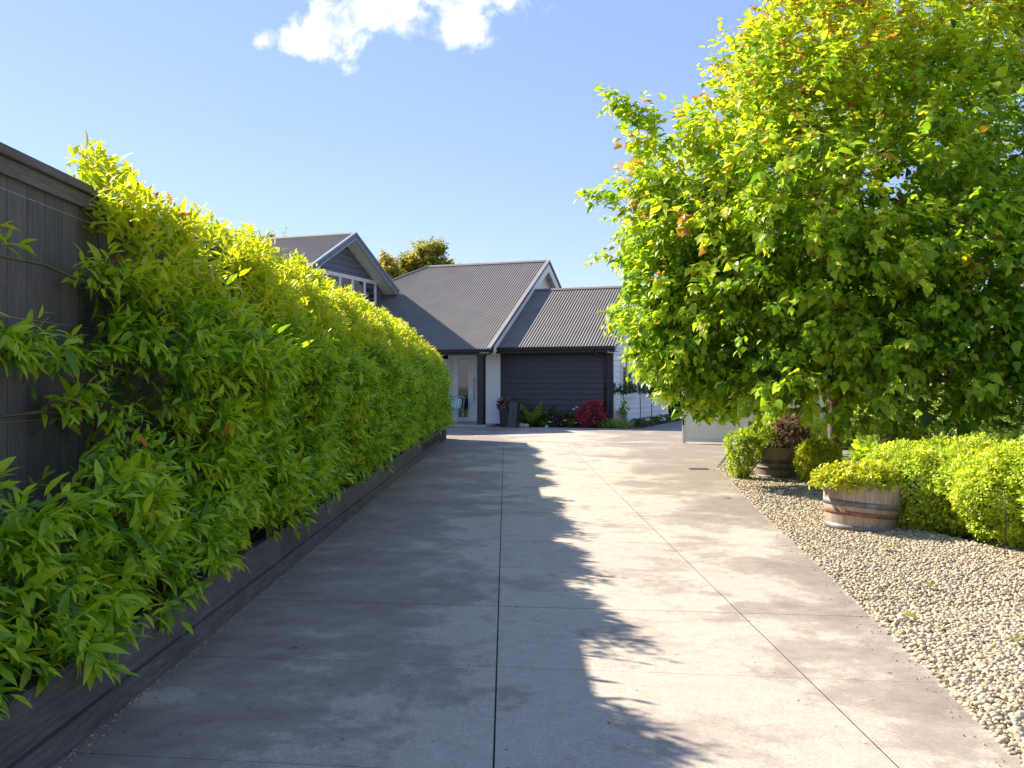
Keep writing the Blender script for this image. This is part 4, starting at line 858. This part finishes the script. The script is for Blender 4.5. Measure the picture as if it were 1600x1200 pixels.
for i, (du, s_, lb) in enumerate(((-2.86, .10, 'larger pale round stone at the foot of the leaning pot'), (-2.7, .085, 'smaller pale stone just right of the larger one'), (-2.0, .05, 'little white stone alone at the edge of the bed'))):
    v_, f_ = ico(3); P_ = hl(du, -.72, s_ * .6); s2 = MB(); s2.add([(x * s_ * 1.15 * (1 + .06 * math.sin(3 * y + i)), y * s_ * .9, z * s_ * .75 * (1 + .05 * math.sin(4 * x + i))) for x, y, z in v_], [tuple(q) for q in f_]); o = s2.build('white_stone', simple('pale_stone', (.55, .53, .5), .8, .12, 12), None, True); o.location = P_; tag(o, lb, 'stone', 'pale stones along the bed')
# young standard trees and pot by the white wall
for i, (v, lb) in enumerate(((.25, 'small standard tree nearest the white wall corner'), (2.7, 'second small standard tree along the white wall'), (4.6, 'third small standard tree along the white wall'))):
    p = hl(.32, v); t = thing('standard_tree', lb, 'small tree', tuple(p), 0, 'standard trees along the white wall')
    b = MB(); b.tube([(0, 0, 0), (.01, 0, .6), (-.01, .01, 1.15)], [.018, .015, .012], 8)
    b.build('trunk', M_BARK, t, True)
    hC = 1.25; mound('', '', '', None, [(0, 0, hC, .36, .30, .14), (.12, 0, hC + .1, .22, .2, .12)], 70, 6, .16, .08, M_DGREEN, .3, tmpl=OVATE, stemm=False, parent=t)
    b = MB()
    for k in range(9): a = k * .7; b.tube([(-.01, .01, 1.05), (.16 * math.cos(a), .14 * math.sin(a), 1.16), (.28 * math.cos(a), .25 * math.sin(a), 1.27)], [.008, .005, .003], 5, False)
    b.build('branch', M_BARK, t, True)
    if i == 0: mound('', '', '', None, [(.02, 0, .62, .14, .12, .2)], 26, 6, .1, .08, M_FERN, .5, tmpl=OVATE, stemm=False, parent=t)
p = hl(.2, .62); b = MB(); b.lathe([(.12, 0), (.16, .5), (.175, .5), (.175, .54), (.15, .54), (.14, .48)], 20); o = b.build('white_pot', simple('white_ceramic', (.72, .73, .72), .4, .05), None, True); o.location = p; tag(o, 'white round pot at the corner of the white wall', 'pot')
for i, (v, ag) in enumerate(((1.2, .4), (2.2, .6), (3.4, .35), (4.4, .55), (5.6, .4), (6.9, .5))):
    p = hl(.62, v); mound('edging_plant', ['low green plant in front of the first standard tree', 'low plant between the first and second standard trees', 'low plant past the second standard tree', 'low plant in front of the third standard tree', 'low plant past the third standard tree', 'farthest low plant along the white wall'][i], 'plant', tuple(p), [(0, 0, .1, .3, .45, .13)], 110, 6, .07, .06, M_DGREEN, ag, 'low plants edging the white wall bed', tmpl=OVATE, stemm=False)
p = hl(.8, 1.5); flowers('white flowers in the bed below the first two standard trees', tuple(p), 7, .2, .22, M_PETAL, .06)
p = hl(.8, 3.6); flowers('white flowers farther along the bed of the white wall', tuple(p), 6, .22, .22, M_PETAL, .06)
# dark hedge closing the far end behind the gate
p = (9.0, 44.5, -.05); mound('garden_hedge', 'dark green hedge closing the court beyond the gate', 'hedge', p, [(-2.6, 0, 1.0, 1.3, .7, 1.3), (-.8, 0, 1.1, 1.4, .7, 1.4), (1.2, 0, 1.0, 1.5, .7, 1.3), (3.4, 0, 1.1, 1.5, .7, 1.4), (5.5, 0, 1.1, 1.5, .7, 1.4)], 3000, 7, .22, .16, M_DGREEN, .5, tmpl=OVATE)
# fallen leaves on the gravel and slab
spots = [(2.62, 6.15, 'yellow green fallen leaf on the pebbles right of the barrel front'), (2.35, 7.6, 'bright green fallen leaf on the pebbles in front of the half barrel'), (2.5, 4.75, 'fallen green leaf on the pebbles nearest the lower right'), (2.15, 5.3, 'fallen leaf close to the slab edge'), (3.0, 7.55, 'small fallen leaf on the pebbles below the lime shrub'), (-1.1, 4.8, 'tiny yellow leaf on the shaded concrete'), (2.55, 11.2, 'pale yellow leaf cluster on the gravel past the half barrel')]
for x, y, lb in spots:
    v_, f_ = OVATE; mb = MB(); 
    for a in f_: mb.add(v_, [tuple(q) for q in a]) if a is f_[0] else mb.f.extend([tuple(q) for q in a])
    mm = leafmat('fallen_leaf', [(0, (.25, .32, .03)), (1, (.35, .40, .05))], .3); o = mb.build('fallen_leaf', mm, None, True)
    s_ = .10 if x > 0 else .05; o.scale = (s_,) * 3; o.location = (x, y, .045 if x > gx(y) else .012); o.rotation_euler = (R(random.uniform(-8, 8)), R(-8), random.uniform(0, 6.28)); tag(o, lb, 'leaf', 'fallen leaves')
